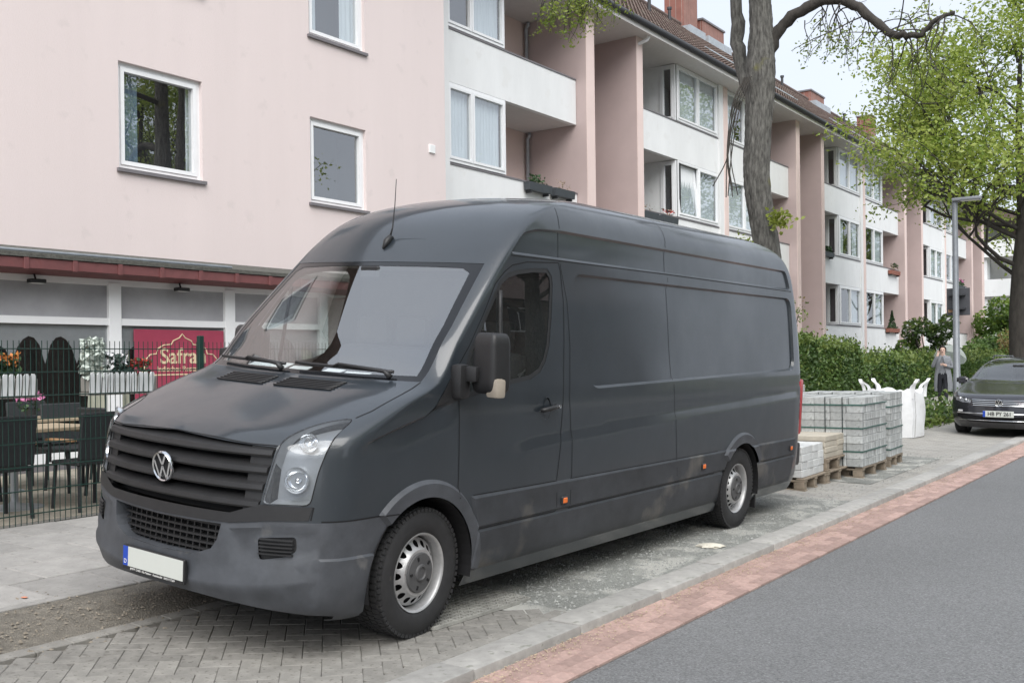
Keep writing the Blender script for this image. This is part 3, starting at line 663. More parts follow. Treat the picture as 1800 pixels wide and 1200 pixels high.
def rim_mesh(r=.215, n=16, hole=.0185, hr=.158):
    # disc with a ring of holes
    V = []; E = []
    def ring(R, k): 
        i0 = len(V); V.extend([Vector((R*math.cos(2*pi*i/k), R*math.sin(2*pi*i/k))) for i in range(k)]); E.extend([(i0+i, i0+(i+1) % k) for i in range(k)])
    ring(.188, 72); ring(.178, 72); ring(.136, 64); ring(.128, 64); ring(.09, 32)
    hc = []
    for j in range(n):
        a = 2*pi*j/n; c = Vector((hr*math.cos(a), hr*math.sin(a))); hc.append(c); i0 = len(V)
        V.extend([c+Vector((hole*math.cos(2*pi*i/14), hole*math.sin(2*pi*i/14))) for i in range(14)]); E.extend([(i0+i, i0+(i+1) % 14) for i in range(14)])
    vo, eo, fo = delaunay_2d_cdt(V, E, [], 0, 1e-6)[:3]
    H = pchip([(0, .050), (.09, .050), (.125, .052), (.134, .046), (.145, .030), (.175, .008), (.19, .0)])
    mb = MB(); fs = []
    for f in fo:
        c = sum((vo[i] for i in f), Vector((0, 0)))/len(f)
        if c.length > .1885 or any((c-h).length < hole*.97 for h in hc): continue
        fs.append(tuple(f))
    mb.add([(H(w.length), w.x, w.y) for w in vo], fs)
    mb.lathe([(.188, .0), (.192, -.03), (.200, -.035), (.205, .045), (.212, .055), (.219, .058), (.221, .05), (.214, .03), (.206, -.09), (.20, -.12)], 64, axis='x')
    return mb.mesh('rim', m_steel, True, 40)
tm, rm = tyre_mesh(), rim_mesh()
hb = MB(); hb.lathe([(.112, .040), (.112, .056), (.106, .062), (.05, .064), (.044, .072), (.036, .074), (.03, .066), (.001, .066)], 40, axis='x')
for k in range(5): hb.box(.058, .067, -.006, .006, .072, .094, T=Matrix.Rotation(2*pi*k/5+.3, 4, 'X'), mi=1)
hm = hb.mesh('hub_cap', [m_hub, m_gap], True, 35)
dk = MB(); dk.lathe([(.20, -.02), (.001, -.02)], 32, axis='x'); dk.lathe([(.13, .0), (.13, -.03), (.14, -.03)], 24, axis='x'); dm = dk.mesh('brake_disc', m_gap)
for (cy, cz) in (FA, RA):
    for sd in (1, -1):
        rot = (0, 0, 0 if sd == 1 else pi)
        if cy < 2: rot = (0, 0, rot[2]+.055)
        wo = OBJ('wheel', tm, vroot, (sd*.865, cy, .356), rot=rot); 
        wo.name = 'wheel'
        OBJ('rim', rm, wo, (.050, 0, 0)); OBJ('hub_cap', hm, wo, (.050, 0, 0)); OBJ('brake_disc', dm, wo, (.050, 0, 0))
fl = MB(); fl.box(.70, .95, 5.82, 5.84, .12, .45); fl.build('mud_flap', m_black, vroot)
# ------------------------------------------------------------------ ground
def sheet(name, mat, xs, y0, y1, dz=0, ny=1, zf=None, label=None):
    mb = MB(); zf = zf or gz; ys = [y0+(y1-y0)*i/ny for i in range(ny+1)]
    vs = [(x, y, zf(x)+dz) for y in ys for x in xs]; n = len(xs)
    fs = [(j*n+i, j*n+i+1, (j+1)*n+i+1, (j+1)*n+i) for j in range(ny) for i in range(n-1)]
    mb.add(vs, fs); return STRUCT(mb.build(name, mat), label)
m_asph = M('asphalt', (.085, .086, .086), .85, col2=(.245, .247, .25), scale=75, bump=.5, bscale=120, spots=(.34, .34, .34), spotscale=95, spotth=.63, detail=9, macro=.12, mscale=.35)
m_soil = M('soil', (.165, .15, .125), .95, var=.3, scale=12, bump=.9, bscale=90, spots=(.30, .27, .22), spotscale=60, spotth=.60)
m_grav = M('gravel', (.27, .275, .255), .95, var=.35, scale=60, bump=1.0, bscale=130, spots=(.46, .455, .42), spotscale=3, spotth=.50, macro=.25, mscale=.8)
m_slab = M('concrete_slab', (.29, .28, .265), .9, var=.18, scale=5, bump=.3, bscale=200, rnd=.14, spots=(.22, .21, .20), spotscale=30, spotth=.60)
m_pav = M('paver', (.235, .225, .205), .9, var=.2, scale=14, bump=.35, bscale=180, rnd=.09, spots=(.15, .14, .125), spotscale=30, spotth=.58, macro=.12, mscale=3)
m_joint = M('joint_sand', (.20, .19, .17), 1, var=.2, scale=40, bump=.3)
m_kerb = M('kerb_concrete', (.355, .345, .325), .9, var=.2, scale=9, bump=.3, bscale=150, rnd=.12, spots=(.24, .24, .21), spotscale=16, spotth=.6)
m_redb = M('red_brick_paver', (.40, .275, .24), .9, var=.22, scale=20, bump=.35, bscale=160, rnd=.2, spots=(.42, .36, .28), spotscale=55, spotth=.64)
def brickmat(name, c1, c2, mortar, bw, bh, mort=.02, bump=.3, rough=.9, rz=0):
    m = bpy.data.materials.new(name); m.use_nodes = True; t = m.node_tree; L = t.links.new; p = t.nodes['Principled BSDF']; p.inputs['Roughness'].default_value = rough
    tc = nd(t, 'TexCoord'); mp = nd(t, 'Mapping'); mp.inputs['Rotation'].default_value = (0, 0, rz); L(tc.outputs['Object'], mp.inputs[0])
    b = nd(t, 'TexBrick'); b.inputs['Color1'].default_value = (*c1, 1); b.inputs['Color2'].default_value = (*c2, 1); b.inputs['Mortar'].default_value = (*mortar, 1)
    b.inputs['Scale'].default_value = 1; b.inputs['Brick Width'].default_value = bw; b.inputs['Row Height'].default_value = bh; b.inputs['Mortar Size'].default_value = mort*bh; L(mp.outputs[0], b.inputs[0])
    n = nd(t, 'TexNoise'); n.inputs['Scale'].default_value = 3; n.inputs['Detail'].default_value = 8; L(tc.outputs['Object'], n.inputs['Vector'])
    hs = nd(t, 'HueSaturation'); mr = nd(t, 'MapRange'); mr.inputs[3].default_value = .7; mr.inputs[4].default_value = 1.3; L(n.outputs['Fac'], mr.inputs[0]); L(mr.outputs[0], hs.inputs['Value']); L(b.outputs[0], hs.inputs['Color']); L(hs.outputs[0], p.inputs['Base Color'])
    bp = nd(t, 'Bump'); bp.inputs['Strength'].default_value = bump; bp.inputs['Distance'].default_value = .02; bp.invert = True; L(b.outputs['Fac'], bp.inputs['Height']); L(bp.outputs[0], p.inputs['Normal'])
    MATS[name] = m; return m
m_lpav = brickmat('light_paving', (.34, .325, .295), (.29, .28, .26), (.20, .19, .17), .2, .1, .05)
ZR = -.045
g_ = MB(); g_.add([(-400, -300, -.25), (400, -300, -.25), (400, 900, -.25), (-400, 900, -.25)], [(0, 1, 2, 3)]); STRUCT(g_.build('ground', M('far_ground', (.12, .13, .08), .95, var=.3, scale=.2)))
road = sheet('road', m_asph, [-2.66, 0, 4.6], -60, 400, zf=lambda x: ZR, ny=40)
sheet('far_pavement', m_slab, [4.6, 8.5], -60, 400, zf=lambda x: .05)
XS = [-9.9, -9.4, -8.35, -6.5, -5.9, -5.05, -4.2, -3.85, -3.3]
pav = sheet('pavement', m_joint, XS, -12, 10.8, dz=-.028, ny=20)
sheet('garden_ground', m_soil, [-60, -20, -9.9, -8.35], 10.8, 260, dz=-.02, ny=4)
terr = sheet('terrace', m_joint, [-12.4, -9.9, -8.4], -12, 14, dz=-.006)
sheet('light_paving', m_lpav, [-8.35, -6.5, -5.9, -5.0, -4.2, -3.85, -3.3], 10.8, 260, dz=-.008, ny=50)
soil = sheet('soil_strip', m_soil, [-5.85, -5.4, -5.0], -12, 10.8, dz=-.008, ny=60)
gravel = sheet('gravel_bed', m_grav, [-5.9, -5.4, -5.0, -4.2, -3.85, -3.3], 5.06, 10.85, dz=-.001, ny=30)
sheet('gravel_patch', m_grav, [-5.4, -4.8, -4.2, -3.85, -3.55], 12.4, 16.0, dz=-.003, ny=6)
# herringbone pavers
rp = random.Random(3)
pm = MB(); pm.bevbox(-.0993, .0993, -.0493, .0493, -.05, 0, .003); pme = pm.mesh('paver', m_pav)
tiltx = -math.atan(.05)
def inpl(mesh, name, parent, x, y, a, dz=0, sl=.05):
    o = OBJ(name, mesh, parent); sl = (gz(x-.06)-gz(x+.06))/.12; q = Matrix.Translation((x, y, gz(x)+dz)) @ Matrix.Rotation(math.atan(sl), 4, 'Y') @ rotz(a)
    o.matrix_local = q; return o
cand = []; U = .1; ca, sa = math.cos(pi/4), math.sin(pi/4)
for i in range(-70, 71):
    for j in range(-70, 71):
        bx, by = i-2*j, i+2*j
        for (cx, cy, a) in ((bx+1, by+.5, 0), (bx+.5, by+2, pi/2)):
            px_, py_ = (cx*ca-cy*sa)*U-4.2, (cx*sa+cy*ca)*U+3.8
            if -5.0 < px_ < -3.36 and -.4 < py_ < 5.14+.05*math.sin(9*px_): cand.append((px_, py_, a+pi/4))
cand.sort(key=lambda c: math.hypot(c[0], c[1])); rest = MB()
for k, (x, y, a) in enumerate(cand):
    dz = rp.uniform(-.0015, .0007)
    if k < 290: inpl(pme, 'paver', pav, x, y, a+rp.uniform(-.012, .012), dz)
    else: rest.bevbox(-.099, .099, -.049, .049, -.05, 0, .004, T=Matrix.Translation((x, y, gz(x)+dz)) @ Matrix.Rotation(math.atan((gz(x-.06)-gz(x+.06))/.12), 4, 'Y') @ rotz(a))
if rest.v: o = rest.build('paver', m_pav, pav); o['kind'] = 'stuff'
bd = MB(); bd.bevbox(-.049, .049, -.098, .098, -.05, 0, .004); bde = bd.mesh('border_paver', m_pav)
for k in range(28): inpl(bde, 'border_paver', pav, -3.355, -.25+k*.2, 0)
for k in range(28): inpl(bde, 'border_paver', pav, -5.03, -.25+k*.2, 0)
# pavement slabs
for r in range(5):
    sl_ = MB(); sl_.bevbox(-.246, .246, -.246, .246, -.05, 0, .006); sme = sl_.mesh('slab', m_slab)
    for k in range(22):
        x = -6.1-.5*r; y = -.8+.5*k+(.25 if r % 2 else 0); inpl(sme, 'slab', pav, x, y, 0, rp.uniform(-.003, .003), .017)
em = MB(); em.bevbox(-.03, .03, -.49, .49, -.08, 0, .005); eme = em.mesh('edging_stone', m_slab)
for k in range(13): inpl(eme, 'edging_stone', pav, -5.815, -1.5+k*1.0, 0, .004)
# terrace paving
tm_ = MB(); tm_.bevbox(-.198, .198, -.198, .198, -.05, 0, .005); tme = tm_.mesh('terrace_slab', M('terrace_stone', (.30, .27, .22), .9, var=.2, scale=6, rnd=.15, bump=.3))
for i in range(9):
    for k in range(13): inpl(tme, 'terrace_slab', terr, -8.7-.4*i, 2.9+.4*k, 0, .004, .0)
# kerb stones and red brick gutter
km = MB(); km.bevbox(-.118, .118, -.497, .497, -.3, .012, .018); kme = km.mesh('kerb_stone', m_kerb, True, 40)
kerb = STRUCT(OBJ('kerb', None))
for k in range(68): OBJ('kerb_stone', kme, kerb, (-3.18+rp.uniform(-.004, .004), -2.5+k, rp.uniform(-.004, .003)), rp.uniform(-.003, .003))
km = MB(); km.box(-3.30, -3.06, 65.1, 260, -.2, .01); km.build('kerb_run', m_kerb, kerb); km = MB(); km.box(4.5, 4.65, -60, 260, -.2, .06); km.build('kerb_run', m_kerb, kerb)
gut = sheet('brick_gutter', m_joint, [-3.08, -2.66], -12, 260, zf=lambda x: ZR, dz=.003, ny=20)
rb = MB(); rb.bevbox(-.0485, .0485, -.0985, .0985, -.05, 0, .004); rbe = rb.mesh('gutter_brick', m_redb); n = 0; rest = MB()
for k in range(-18, 200):
    for r in range(4):
        y = 3.3+k*.2+(.1 if r % 2 else 0); x = -3.012+.1*r; z = ZR+.006+rp.uniform(-.002, .002)+.004*r
        if 0 <= k < 72: OBJ('gutter_brick', rbe, gut, (x, y, z), rp.uniform(-.015, .015))
        else: rest.box(x-.0485, x+.0485, y-.0985, y+.0985, z-.05, z)
o = rest.build('gutter_brick', m_redb, gut); o['kind'] = 'stuff'
sheet('brick_gutter', m_redb, [-3.06, -2.66], 43.4, 260, zf=lambda x: ZR+.008)
# loose stones, blossom litter
def pebbles(name, mat, n, fx, fy, smin, smax, label, seed=1, flat=.6):
    r = random.Random(seed); mb = MB()
    for _ in range(n):
        x, y = fx(r), fy(r); s_ = smin+(smax-smin)*r.random()**3; a = r.random()*6.28; z = (gz(x) if x < -3.3 else ZR+.006)
        v8 = [(1, 0, 0), (0, 1, 0), (-1, 0, 0), (0, -1, 0), (0, 0, 1), (0, 0, -.4)]
        T = Matrix.Translation((x, y, z)) @ rotz(a) @ Matrix.Diagonal((s_*r.uniform(.7, 1.3), s_*r.uniform(.6, 1.1), s_*flat*r.uniform(.6, 1.2), 1))
        mb.add([T @ Vector((p[0]*r.uniform(.7, 1.2), p[1]*r.uniform(.7, 1.2), p[2])) for p in v8], [(0, 1, 4), (1, 2, 4), (2, 3, 4), (3, 0, 4), (1, 0, 5), (2, 1, 5), (3, 2, 5), (0, 3, 5)])
    o = mb.build(name, mat); TAG(o, label, 'gravel', kind='stuff'); return o
pebbles('loose_gravel', M('pebble', (.27, .275, .26), .9, var=.5, scale=25), 11000, lambda r: r.uniform(-5.7, -3.32) if r.random() < .5 else r.uniform(-4.2, -3.32), lambda r: r.uniform(5.2, 10.9), .003, .017, 'loose grey gravel and chippings around the van wheels')
pebbles('loose_grit', MATS['pebble'], 2500, lambda r: r.uniform(-5.3, -3.4), lambda r: r.uniform(11, 16.5), .004, .016, 'loose grit under and around the pallets', 2)
pebbles('soil_crumbs', M('crumb', (.22, .19, .15), .95, var=.4, scale=25), 3000, lambda r: r.gauss(-5.4, .25), lambda r: r.uniform(2, 6.5), .003, .014, 'crumbs of brown soil beside the grey pavers', 3)
fm = MB(); r = random.Random(9)
for _ in range(3800):
    t = r.random()**1.6; x = -3.05+.10*abs(r.gauss(0, 1))*(1+t); y = 3.2+t*26; z = ZR+.012+.004*min(3, (x+3.06)/.1); s_ = r.uniform(.004, .010); a = r.random()*6.28
    if x > -2.5: continue
    dx_, dy_ = s_*math.cos(a), s_*math.sin(a); fm.add([(x-dx_, y-dy_, z), (x+dy_*.5, y-dx_*.5, z+.003), (x+dx_, y+dy_, z), (x-dy_*.5, y+dx_*.5, z+.004)], [(0, 1, 2, 3)])
TAG(fm.build('blossom_litter', M('litter', (.46, .38, .26), .9, var=.3, scale=50)), 'fallen tan blossom litter along the kerb', 'litter', kind='stuff')
# black grid mat by the front wheel
gm_ = MB(); nX, nY = 12, 20
for i in range(nX+1): gm_.box(-.27+i*.54/nX-.0045, -.27+i*.54/nX+.0045, -.45, .45, .003, .022)
for j in range(nY+1): gm_.box(-.27, .27, -.45+j*.9/nY-.0045, -.45+j*.9/nY+.0045, .003, .0215)
for i in range(nX):
    for j in range(nY):
        T = Matrix.Translation((-.27+(i+.5)*.54/nX, -.45+(j+.5)*.9/nY, 0)) @ rotz(pi/4 if (i+j) % 2 else -pi/4); gm_.box(-.026, .026, -.0035, .0035, .003, .020, T=T)
gm_.box(-.275, .275, -.455, .455, .0015, .0028, 1)  # dark backing sheet added so the holes of the grid read dark
gmo = gm_.build('grid_mat', [M('mat_plastic', (.30, .295, .27), .85, var=.3, scale=9), M('mat_dark_backing', (.04, .04, .037), .95)]); gmo.matrix_world = Matrix.Translation((-3.95, 4.92, gz(-3.95)+.004)) @ Matrix.Rotation(math.atan(.052), 4, 'Y') @ rotz(-.05)
TAG(gmo, 'black plastic ground grid mat lying behind the front wheel of the van', 'mat')
st = MB(); bm = bmesh.new(); bmesh.ops.create_icosphere(bm, subdivisions=2, radius=1)
for w in bm.verts: w.co = Vector((w.co.x*.11*(1+.2*math.sin(5*w.co.y)), w.co.y*.07*(1+.15*math.sin(7*w.co.x)), max(-.2, w.co.z)*.028))
st.bm(bm); TAG(st.build('flat_stone', M('pale_stone', (.58, .55, .47), .85, var=.2, scale=20, spots=(.3, .28, .22), spotscale=40), loc=(-3.46, 7.65, gz(-3.46)+.006), rz=.5, smooth=True, ang=40), 'pale flat chunk of stone on the gravel near the kerb', 'stone')
om = MB(); om.add([(.026*math.cos(k*.785)*(1+.3*math.sin(k*3)), .016*math.sin(k*.785), 0) for k in range(8)], [tuple(range(8))]); STRUCT(om.build('paint_mark', M('orange_paint', (.62, .25, .15), .8), loc=(-5.95, 3.33, gz(-5.95)+.009)))
# ------------------------------------------------------------------ fence, terrace furniture
m_green = M('fence_green', (.008, .032, .025), .45, var=.15)
fx = -8.35; fz0 = gz(fx)
fen = THING('wire_fence', 'dark green double wire mesh fence in front of the restaurant terrace', 'fence', (fx, 6.48, fz0))
hw = MB(); hw.tube([(0, 0, 0), (0, 0, 1.56)], .0036, 5); vw = hw.mesh('upright_wire', m_green)
for k in range(-125, 63):
    OBJ('upright_wire', vw, fen, (0, k*.05+.025, .0))
hw = MB(); hw.tube([(0.0, -6.25, 0), (0.0, 3.15, 0)], .0048, 5); hm_ = hw.mesh('cross_wire', m_green)
for k in range(8):
    for dx_ in (-.007, .007): OBJ('cross_wire', hm_, fen, (dx_, 0, .09+k*.2))
pmb = MB(); pmb.bevbox(-.02, .02, -.03, .03, -.1, 1.62, .004); pmb.box(.02, .028, -.02, .02, 1.30, 1.34); pm2 = pmb.mesh('post', m_green)
for k in (-5, -2.5, 0, 2.5): OBJ('post', pm2, fen, (.03, k, 0))
m_pick = M('white_paint', (.74, .76, .77), .6, var=.06)
m_lf1 = M('flower_leaf', (.035, .075, .025), .6, var=.4, scale=30); m_silver = M('silver_leaf', (.50, .55, .50), .7, var=.2, scale=30)
fl_o = M('orange_flower', (.55, .20, .05), .6, var=.3, scale=40); fl_w = M('white_flower', (.78, .78, .80), .6); fl_r = M('red_flower', (.45, .05, .04), .6, var=.3); fl_p = M('pink_flower', (.62, .22, .42), .6, var=.2, scale=40); fl_v = M('dark_leaf', (.02, .04, .03), .6, var=.3)
def leafquad(mb, p, s_, r, mi=0, up=.3):
    d = Vector((r.gauss(0, 1), r.gauss(0, 1), r.gauss(up, .7))).normalized(); e = d.cross(Vector((r.gauss(0, 1), r.gauss(0, 1), r.gauss(0, 1)))).normalized(); n = d.cross(e)*.18
    p = Vector(p); mb.add([p-d*s_, p+e*s_*.55+n*s_, p+d*s_, p-e*s_*.55+n*s_], [(0, 1, 2, 3)], mi)
def plantclump(name, mats, wts, cx, cy, cz, rx, ry, rz_, n, s_, parent, seed=0):
    r = random.Random(seed); mb = MB()
    for _ in range(n):
        a = r.random()*2*pi; u = r.random()**.5; zz = r.random(); mi = r.choices(range(len(mats)), wts)[0]
        if mi > 0: zz = .55+.45*zz
        leafquad(mb, (cx+rx*u*math.cos(a)*(1-.4*zz), cy+ry*u*math.sin(a)*(1-.2*zz), cz+rz_*zz), s_*r.uniform(.6, 1.3), r, mi)
    return mb.build(name, mats, parent)
def planter(Y0, Y1, label, clumps, seed):
    t = THING('picket_planter', label, 'planter', (-8.52, (Y0+Y1)/2, 1.27)); L_ = (Y1-Y0)
    b = MB(); b.bevbox(-.09, .05, -L_/2+.01, L_/2-.01, .01, .15, .01); b.box(-.09, .05, -L_/2, L_/2, -.02, .01); b.build('trough', M('planter_inner', (.25, .24, .22), .8), t)
    n = int(L_/.062); pk = MB(); pk.prism([(-.022, 0), (.022, 0), (.022, .17), (.012, .188), (-.012, .188), (-.022, .17)], 0, .014, lambda a, b_, h: (h, a, b_)); pme_ = pk.mesh('picket', m_pick)
    for k in range(n):
        o = OBJ('picket', pme_, t, (.055, -L_/2+.031+k*.062, .0)); o.rotation_euler = (random.uniform(-.05, .02), .06, 0)
    for (mats, wts, y, rz_, n_, s_) in clumps: plantclump('plant', mats, wts, -.02, y, .14, .09, .14, rz_, n_, s_, t, seed+int(y*50))
planter(4.05, 4.90, 'white picket trough planter with orange flowers on the green fence', [([m_lf1, fl_o], [2, 1.2], .18, .22, 260, .03), ([m_lf1, fl_o], [2, .8], -.12, .18, 200, .03)], 1)
planter(5.36, 6.10, 'white picket trough planter with silver foliage and red flowers on the fence', [([m_silver], [1], -.27, .36, 300, .035), ([fl_v, fl_w], [3, .5], -.02, .22, 200, .03), ([m_lf1, fl_r], [2, .8], .22, .17, 180, .028)], 5)
m_wood = M('table_wood', (.36, .29, .20), .75, var=.25, scale=3, stretch=(8, 1, 1), bump=.2); m_chair = M('dark_wicker', (.018, .02, .022), .6, var=.3, scale=60, bump=.3, bscale=120); m_tanw = M('arm_wood', (.38, .22, .11), .6, var=.2)
def table(x, y, lx, ly, label):
    t = THING('terrace_table', label, 'table', (x, y, gz(x)))
    n = max(3, int(lx/.12))
    for k in range(n):
        b = MB(); b.bevbox(-lx/2+k*lx/n+.003, -lx/2+(k+1)*lx/n-.003, -ly/2, ly/2, .715, .75, .005); b.build('plank', m_wood, t)
    b = MB(); b.box(-lx/2+.05, lx/2-.05, -ly/2+.08, -ly/2+.12, .69, .715); b.box(-lx/2+.05, lx/2-.05, ly/2-.12, ly/2-.08, .69, .715); b.build('batten', m_wood, t)
    b = MB(); b.tube([(0, 0, 0), (0, 0, .70)], .035, 12); b.lathe([(.26, 0), (.26, .012), (.06, .04), (.035, .06)], 20); b.build('pedestal', M('table_steel', (.35, .37, .39), .4, metal=.4), t, smooth=True, ang=40)
def chair(x, y, rz_, label, arms=False):
    t = THING('terrace_chair', label, 'chair', (x, y, gz(x)), rz_, 'dark chairs on the terrace')
    b = MB(); b.bevbox(-.23, .23, -.22, .22, .42, .46, .012); b.build('seat', m_chair, t)
    b = MB(); b.bevbox(-.23, .23, -.02, .02, 0, .44, .012, T=Matrix.Translation((0, .22, .47)) @ Matrix.Rotation(-.14, 4, 'X')); b.build('backrest', m_chair, t)
    for sx in (-1, 1):
        for sy in (-1, 1): b = MB(); b.tube([(sx*.20, sy*.19, .43), (sx*.215, sy*.22, 0)], .018, 6); b.build('leg', m_chair, t)
        if arms:
            b = MB(); b.bevbox(sx*.25-.03, sx*.25+.03, -.24, .20, .64, .665, .008); b.build('armrest', m_tanw, t); b = MB(); b.tube([(sx*.25, -.2, .44), (sx*.25, -.2, .64)], .015, 6); b.build('armrest_post', m_chair, t)
table(-9.35, 5.15, .80, 1.30, 'planked wooden terrace table on a grey pedestal close behind the fence')
table(-10.5, 5.6, .80, 1.5, 'planked wooden terrace table standing nearer the restaurant window')
for k, (x, y, a, ar) in enumerate([(-8.85, 4.7, -pi/2, True), (-8.80, 5.55, -pi/2, True), (-9.95, 5.0, pi/2+.1, False), (-9.95, 6.15, pi/2, False), (-9.3, 6.2, pi, False), (-10.9, 6.3, pi/2, False), (-9.2, 6.75, .3, True), (-10.4, 6.9, -.4, False)]):
    chair(x, y, a, ['black tan-armed chair at the pedestal table below the orange flowers', 'black tan-armed chair at the pedestal table below the silver foliage', 'black armless chair between the two terrace tables', 'black armless chair next to the pink flower pot', 'black armless chair at the end of the table close to the fence', 'black armless chair between the farther table and the shop window', 'black tan-armed chair standing clear of both terrace tables', 'black armless chair past the end of the farther terrace table'][k], ar)
t = THING('potted_flowers', 'bunch of pink flowers in a dark pot on the terrace', 'flower pot', (-10.6, 6.15, .965)); t.location = (-10.55, 6.0, .97)
b = MB(); b.lathe([(.05, 0), (.07, .10), (.06, .10)], 12); b.build('pot', m_chair, t); plantclump('plant', [m_lf1, fl_p], [1, 2], 0, 0, .08, .12, .16, .2, 160, .03, t, 4)
t = THING('napkin_holder', 'small crumpled white napkin pile on the wooden terrace table', 'napkins', (-9.4, 4.72, gz(-9.35)+.75)); b = MB(); bm = bmesh.new(); bmesh.ops.create_icosphere(bm, subdivisions=2, radius=.06)
for w in bm.verts: w.co *= random.uniform(.7, 1.15); w.co.z = abs(w.co.z)*1.3
b.bm(bm); b.build('napkin', m_pick, t)
# ------------------------------------------------------------------ buildings
m_pink = M('pink_render', (.70, .612, .597), .9, var=.022, scale=1.2, bump=.25, bscale=220, spots=(.66, .58, .565), spotscale=3, spotth=.62, stretch=(1, 1, .08), macro=.02, mscale=1.2)
m_pinkd = M('shaded_pink_render', (.50, .40, .385), .9, var=.05, scale=1.2, bump=.25, bscale=220)  # darkened copy of the pink render, shade of the fin sides painted in
m_pinkl = M('lit_pale_pink_render', (.72, .58, .54), .9, var=.04, scale=1.2, bump=.2, bscale=220)  # pale pink, also the painted lit tone of the fin front edges
m_wht = M('white_render', (.76, .77, .77), .85, var=.05, scale=1.5, bump=.2, bscale=200, spots=(.735, .74, .735), spotscale=3, spotth=.60, stretch=(1, 1, .3))
m_frame = M('window_frame_white', (.80, .81, .82), .4, var=.03)
m_sill = M('sill_grey', (.17, .16, .17), .6, var=.1)
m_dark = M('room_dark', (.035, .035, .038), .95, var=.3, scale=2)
m_soff = M('soffit', (.62, .60, .585), .9, var=.04)
m_curt = M('curtain', (.74, .76, .77), .9, var=.12, scale=6, stretch=(1, 14, .3))
m_curtb = M('curtain_blue', (.20, .27, .34), .9, var=.3, scale=9, stretch=(1, 6, 1))
m_tile = M('roof_tile', (.135, .095, .080), .85, var=.35, scale=5, bump=.2, bscale=60, spots=(.20, .17, .14), spotscale=4, spotth=.58)
m_tile2 = M('roof_ridge', (.12, .085, .075), .85, var=.3, scale=5)
m_gutter = M('gutter_dark', (.035, .037, .042), .5, var=.15)
m_brick = brickmat('chimney_brick', (.27, .115, .09), (.21, .09, .07), (.34, .28, .25), .25, .075, .12)
m_lead = M('lead_flashing', (.40, .43, .46), .5, metal=.3, var=.15)
g_win = GLASS('window_glass', (.80, .85, .87), 3.1, .012)
g_shop = GLASS('shop_glass', (.80, .83, .83), 1.7, .02)
def window(parent, X, y0, y1, z0, z1, sashes=2, axis='x', tilt=None, curtain=None, depth=.10, fr=.06, sill=True, split=None, room=.6):
    "window in a wall facing +x (axis x) or -y (axis y: y0,y1 are then x values and X is the y of the wall)"
    def T(a, b, h): return (X+h, a, b) if axis == 'x' else (a, X-h, b)
    def pr(mb, a0, a1, b0, b1, h0, h1): mb.prism([(a0, b0), (a1, b0), (a1, b1), (a0, b1)], h0, h1, T)
    f = MB(); d0, d1 = -depth-.03, -depth+.035
    pr(f, y0, y1, z0, z0+fr, d0, d1); pr(f, y0, y1, z1-fr, z1, d0, d1); pr(f, y0, y0+fr, z0+fr, z1-fr, d0, d1); pr(f, y1-fr, y1, z0+fr, z1-fr, d0, d1)
    w = f.build('window', m_frame, parent, fixn=True)
    cuts = [y0+fr]+[y0+(y1-y0)*c for c in (split or [k/sashes for k in range(1, sashes)])]+[y1-fr]
    for i in range(len(cuts)-1):
        a, b = cuts[i], cuts[i+1]; g = .005
        lo, hi = z0+fr+g, z1-fr-g; a += g if i == 0 else .012; b -= g if i == len(cuts)-2 else .012
        s_ = MB(); sw = .055
        pr(s_, a, b, lo, lo+sw, d0+.005, d1+.02); pr(s_, a, b, hi-sw, hi, d0+.005, d1+.02); pr(s_, a, a+sw, lo+sw, hi-sw, d0+.005, d1+.02); pr(s_, b-sw, b, lo+sw, hi-sw, d0+.005, d1+.02)
        so_ = s_.build('sash', m_frame, w, fixn=True); gl = MB(); gl.add([T(a+sw, lo+sw, d0+.03), T(b-sw, lo+sw, d0+.03), T(b-sw, hi-sw, d0+.03), T(a+sw, hi-sw, d0+.03)], [(0, 1, 2, 3) if axis == 'x' else (0, 1, 2, 3)]); po_ = gl.build('pane', g_win, w)
        if tilt == i:
            for o in (so_, po_):
                Mt = Matrix.Translation(T((a+b)/2, lo, d0)) @ Matrix.Rotation(-.10 if axis == 'x' else 0, 4, 'Y') @ Matrix.Translation(-Vector(T((a+b)/2, lo, d0))); o.matrix_local = Mt
        if i < len(cuts)-2: m_ = MB(); c = cuts[i+1]; pr(m_, c-.035, c+.035, z0+fr, z1-fr, d0, d1); m_.build('mullion', m_frame, w, fixn=True)
    if sill: s_ = MB(); pr(s_, y0-.04, y1+.04, z0-.05, z0-.002, -depth-.02, .05); s_.build('sill', m_sill, w, fixn=True)
    bk = MB(); e = .02; h0, h1 = -depth-room, -depth-.04
    A = [T(y0, z0, h0), T(y1, z0, h0), T(y1, z1, h0), T(y0, z1, h0)]; B = [T(y0, z0, h1), T(y1, z0, h1), T(y1, z1, h1), T(y0, z1, h1)]
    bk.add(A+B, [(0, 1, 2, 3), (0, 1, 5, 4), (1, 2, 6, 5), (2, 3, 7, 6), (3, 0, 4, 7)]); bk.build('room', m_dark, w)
    for (c0, c1, mat) in (curtain or []):
        cu = MB(); n = max(4, int((c1-c0)*(y1-y0)/.035)); vs = []
        for k in range(n+1):
            a = y0+fr+(y1-y0-2*fr)*(c0+(c1-c0)*k/n); h = -depth-.10+.02*math.sin(k*1.9)
            vs += [T(a, z0+fr, h), T(a, z1-fr, h)]
        cu.add(vs, [(2*k, 2*k+2, 2*k+3, 2*k+1) for k in range(n)]); cu.build('curtain', mat, w, smooth=True)
    return w
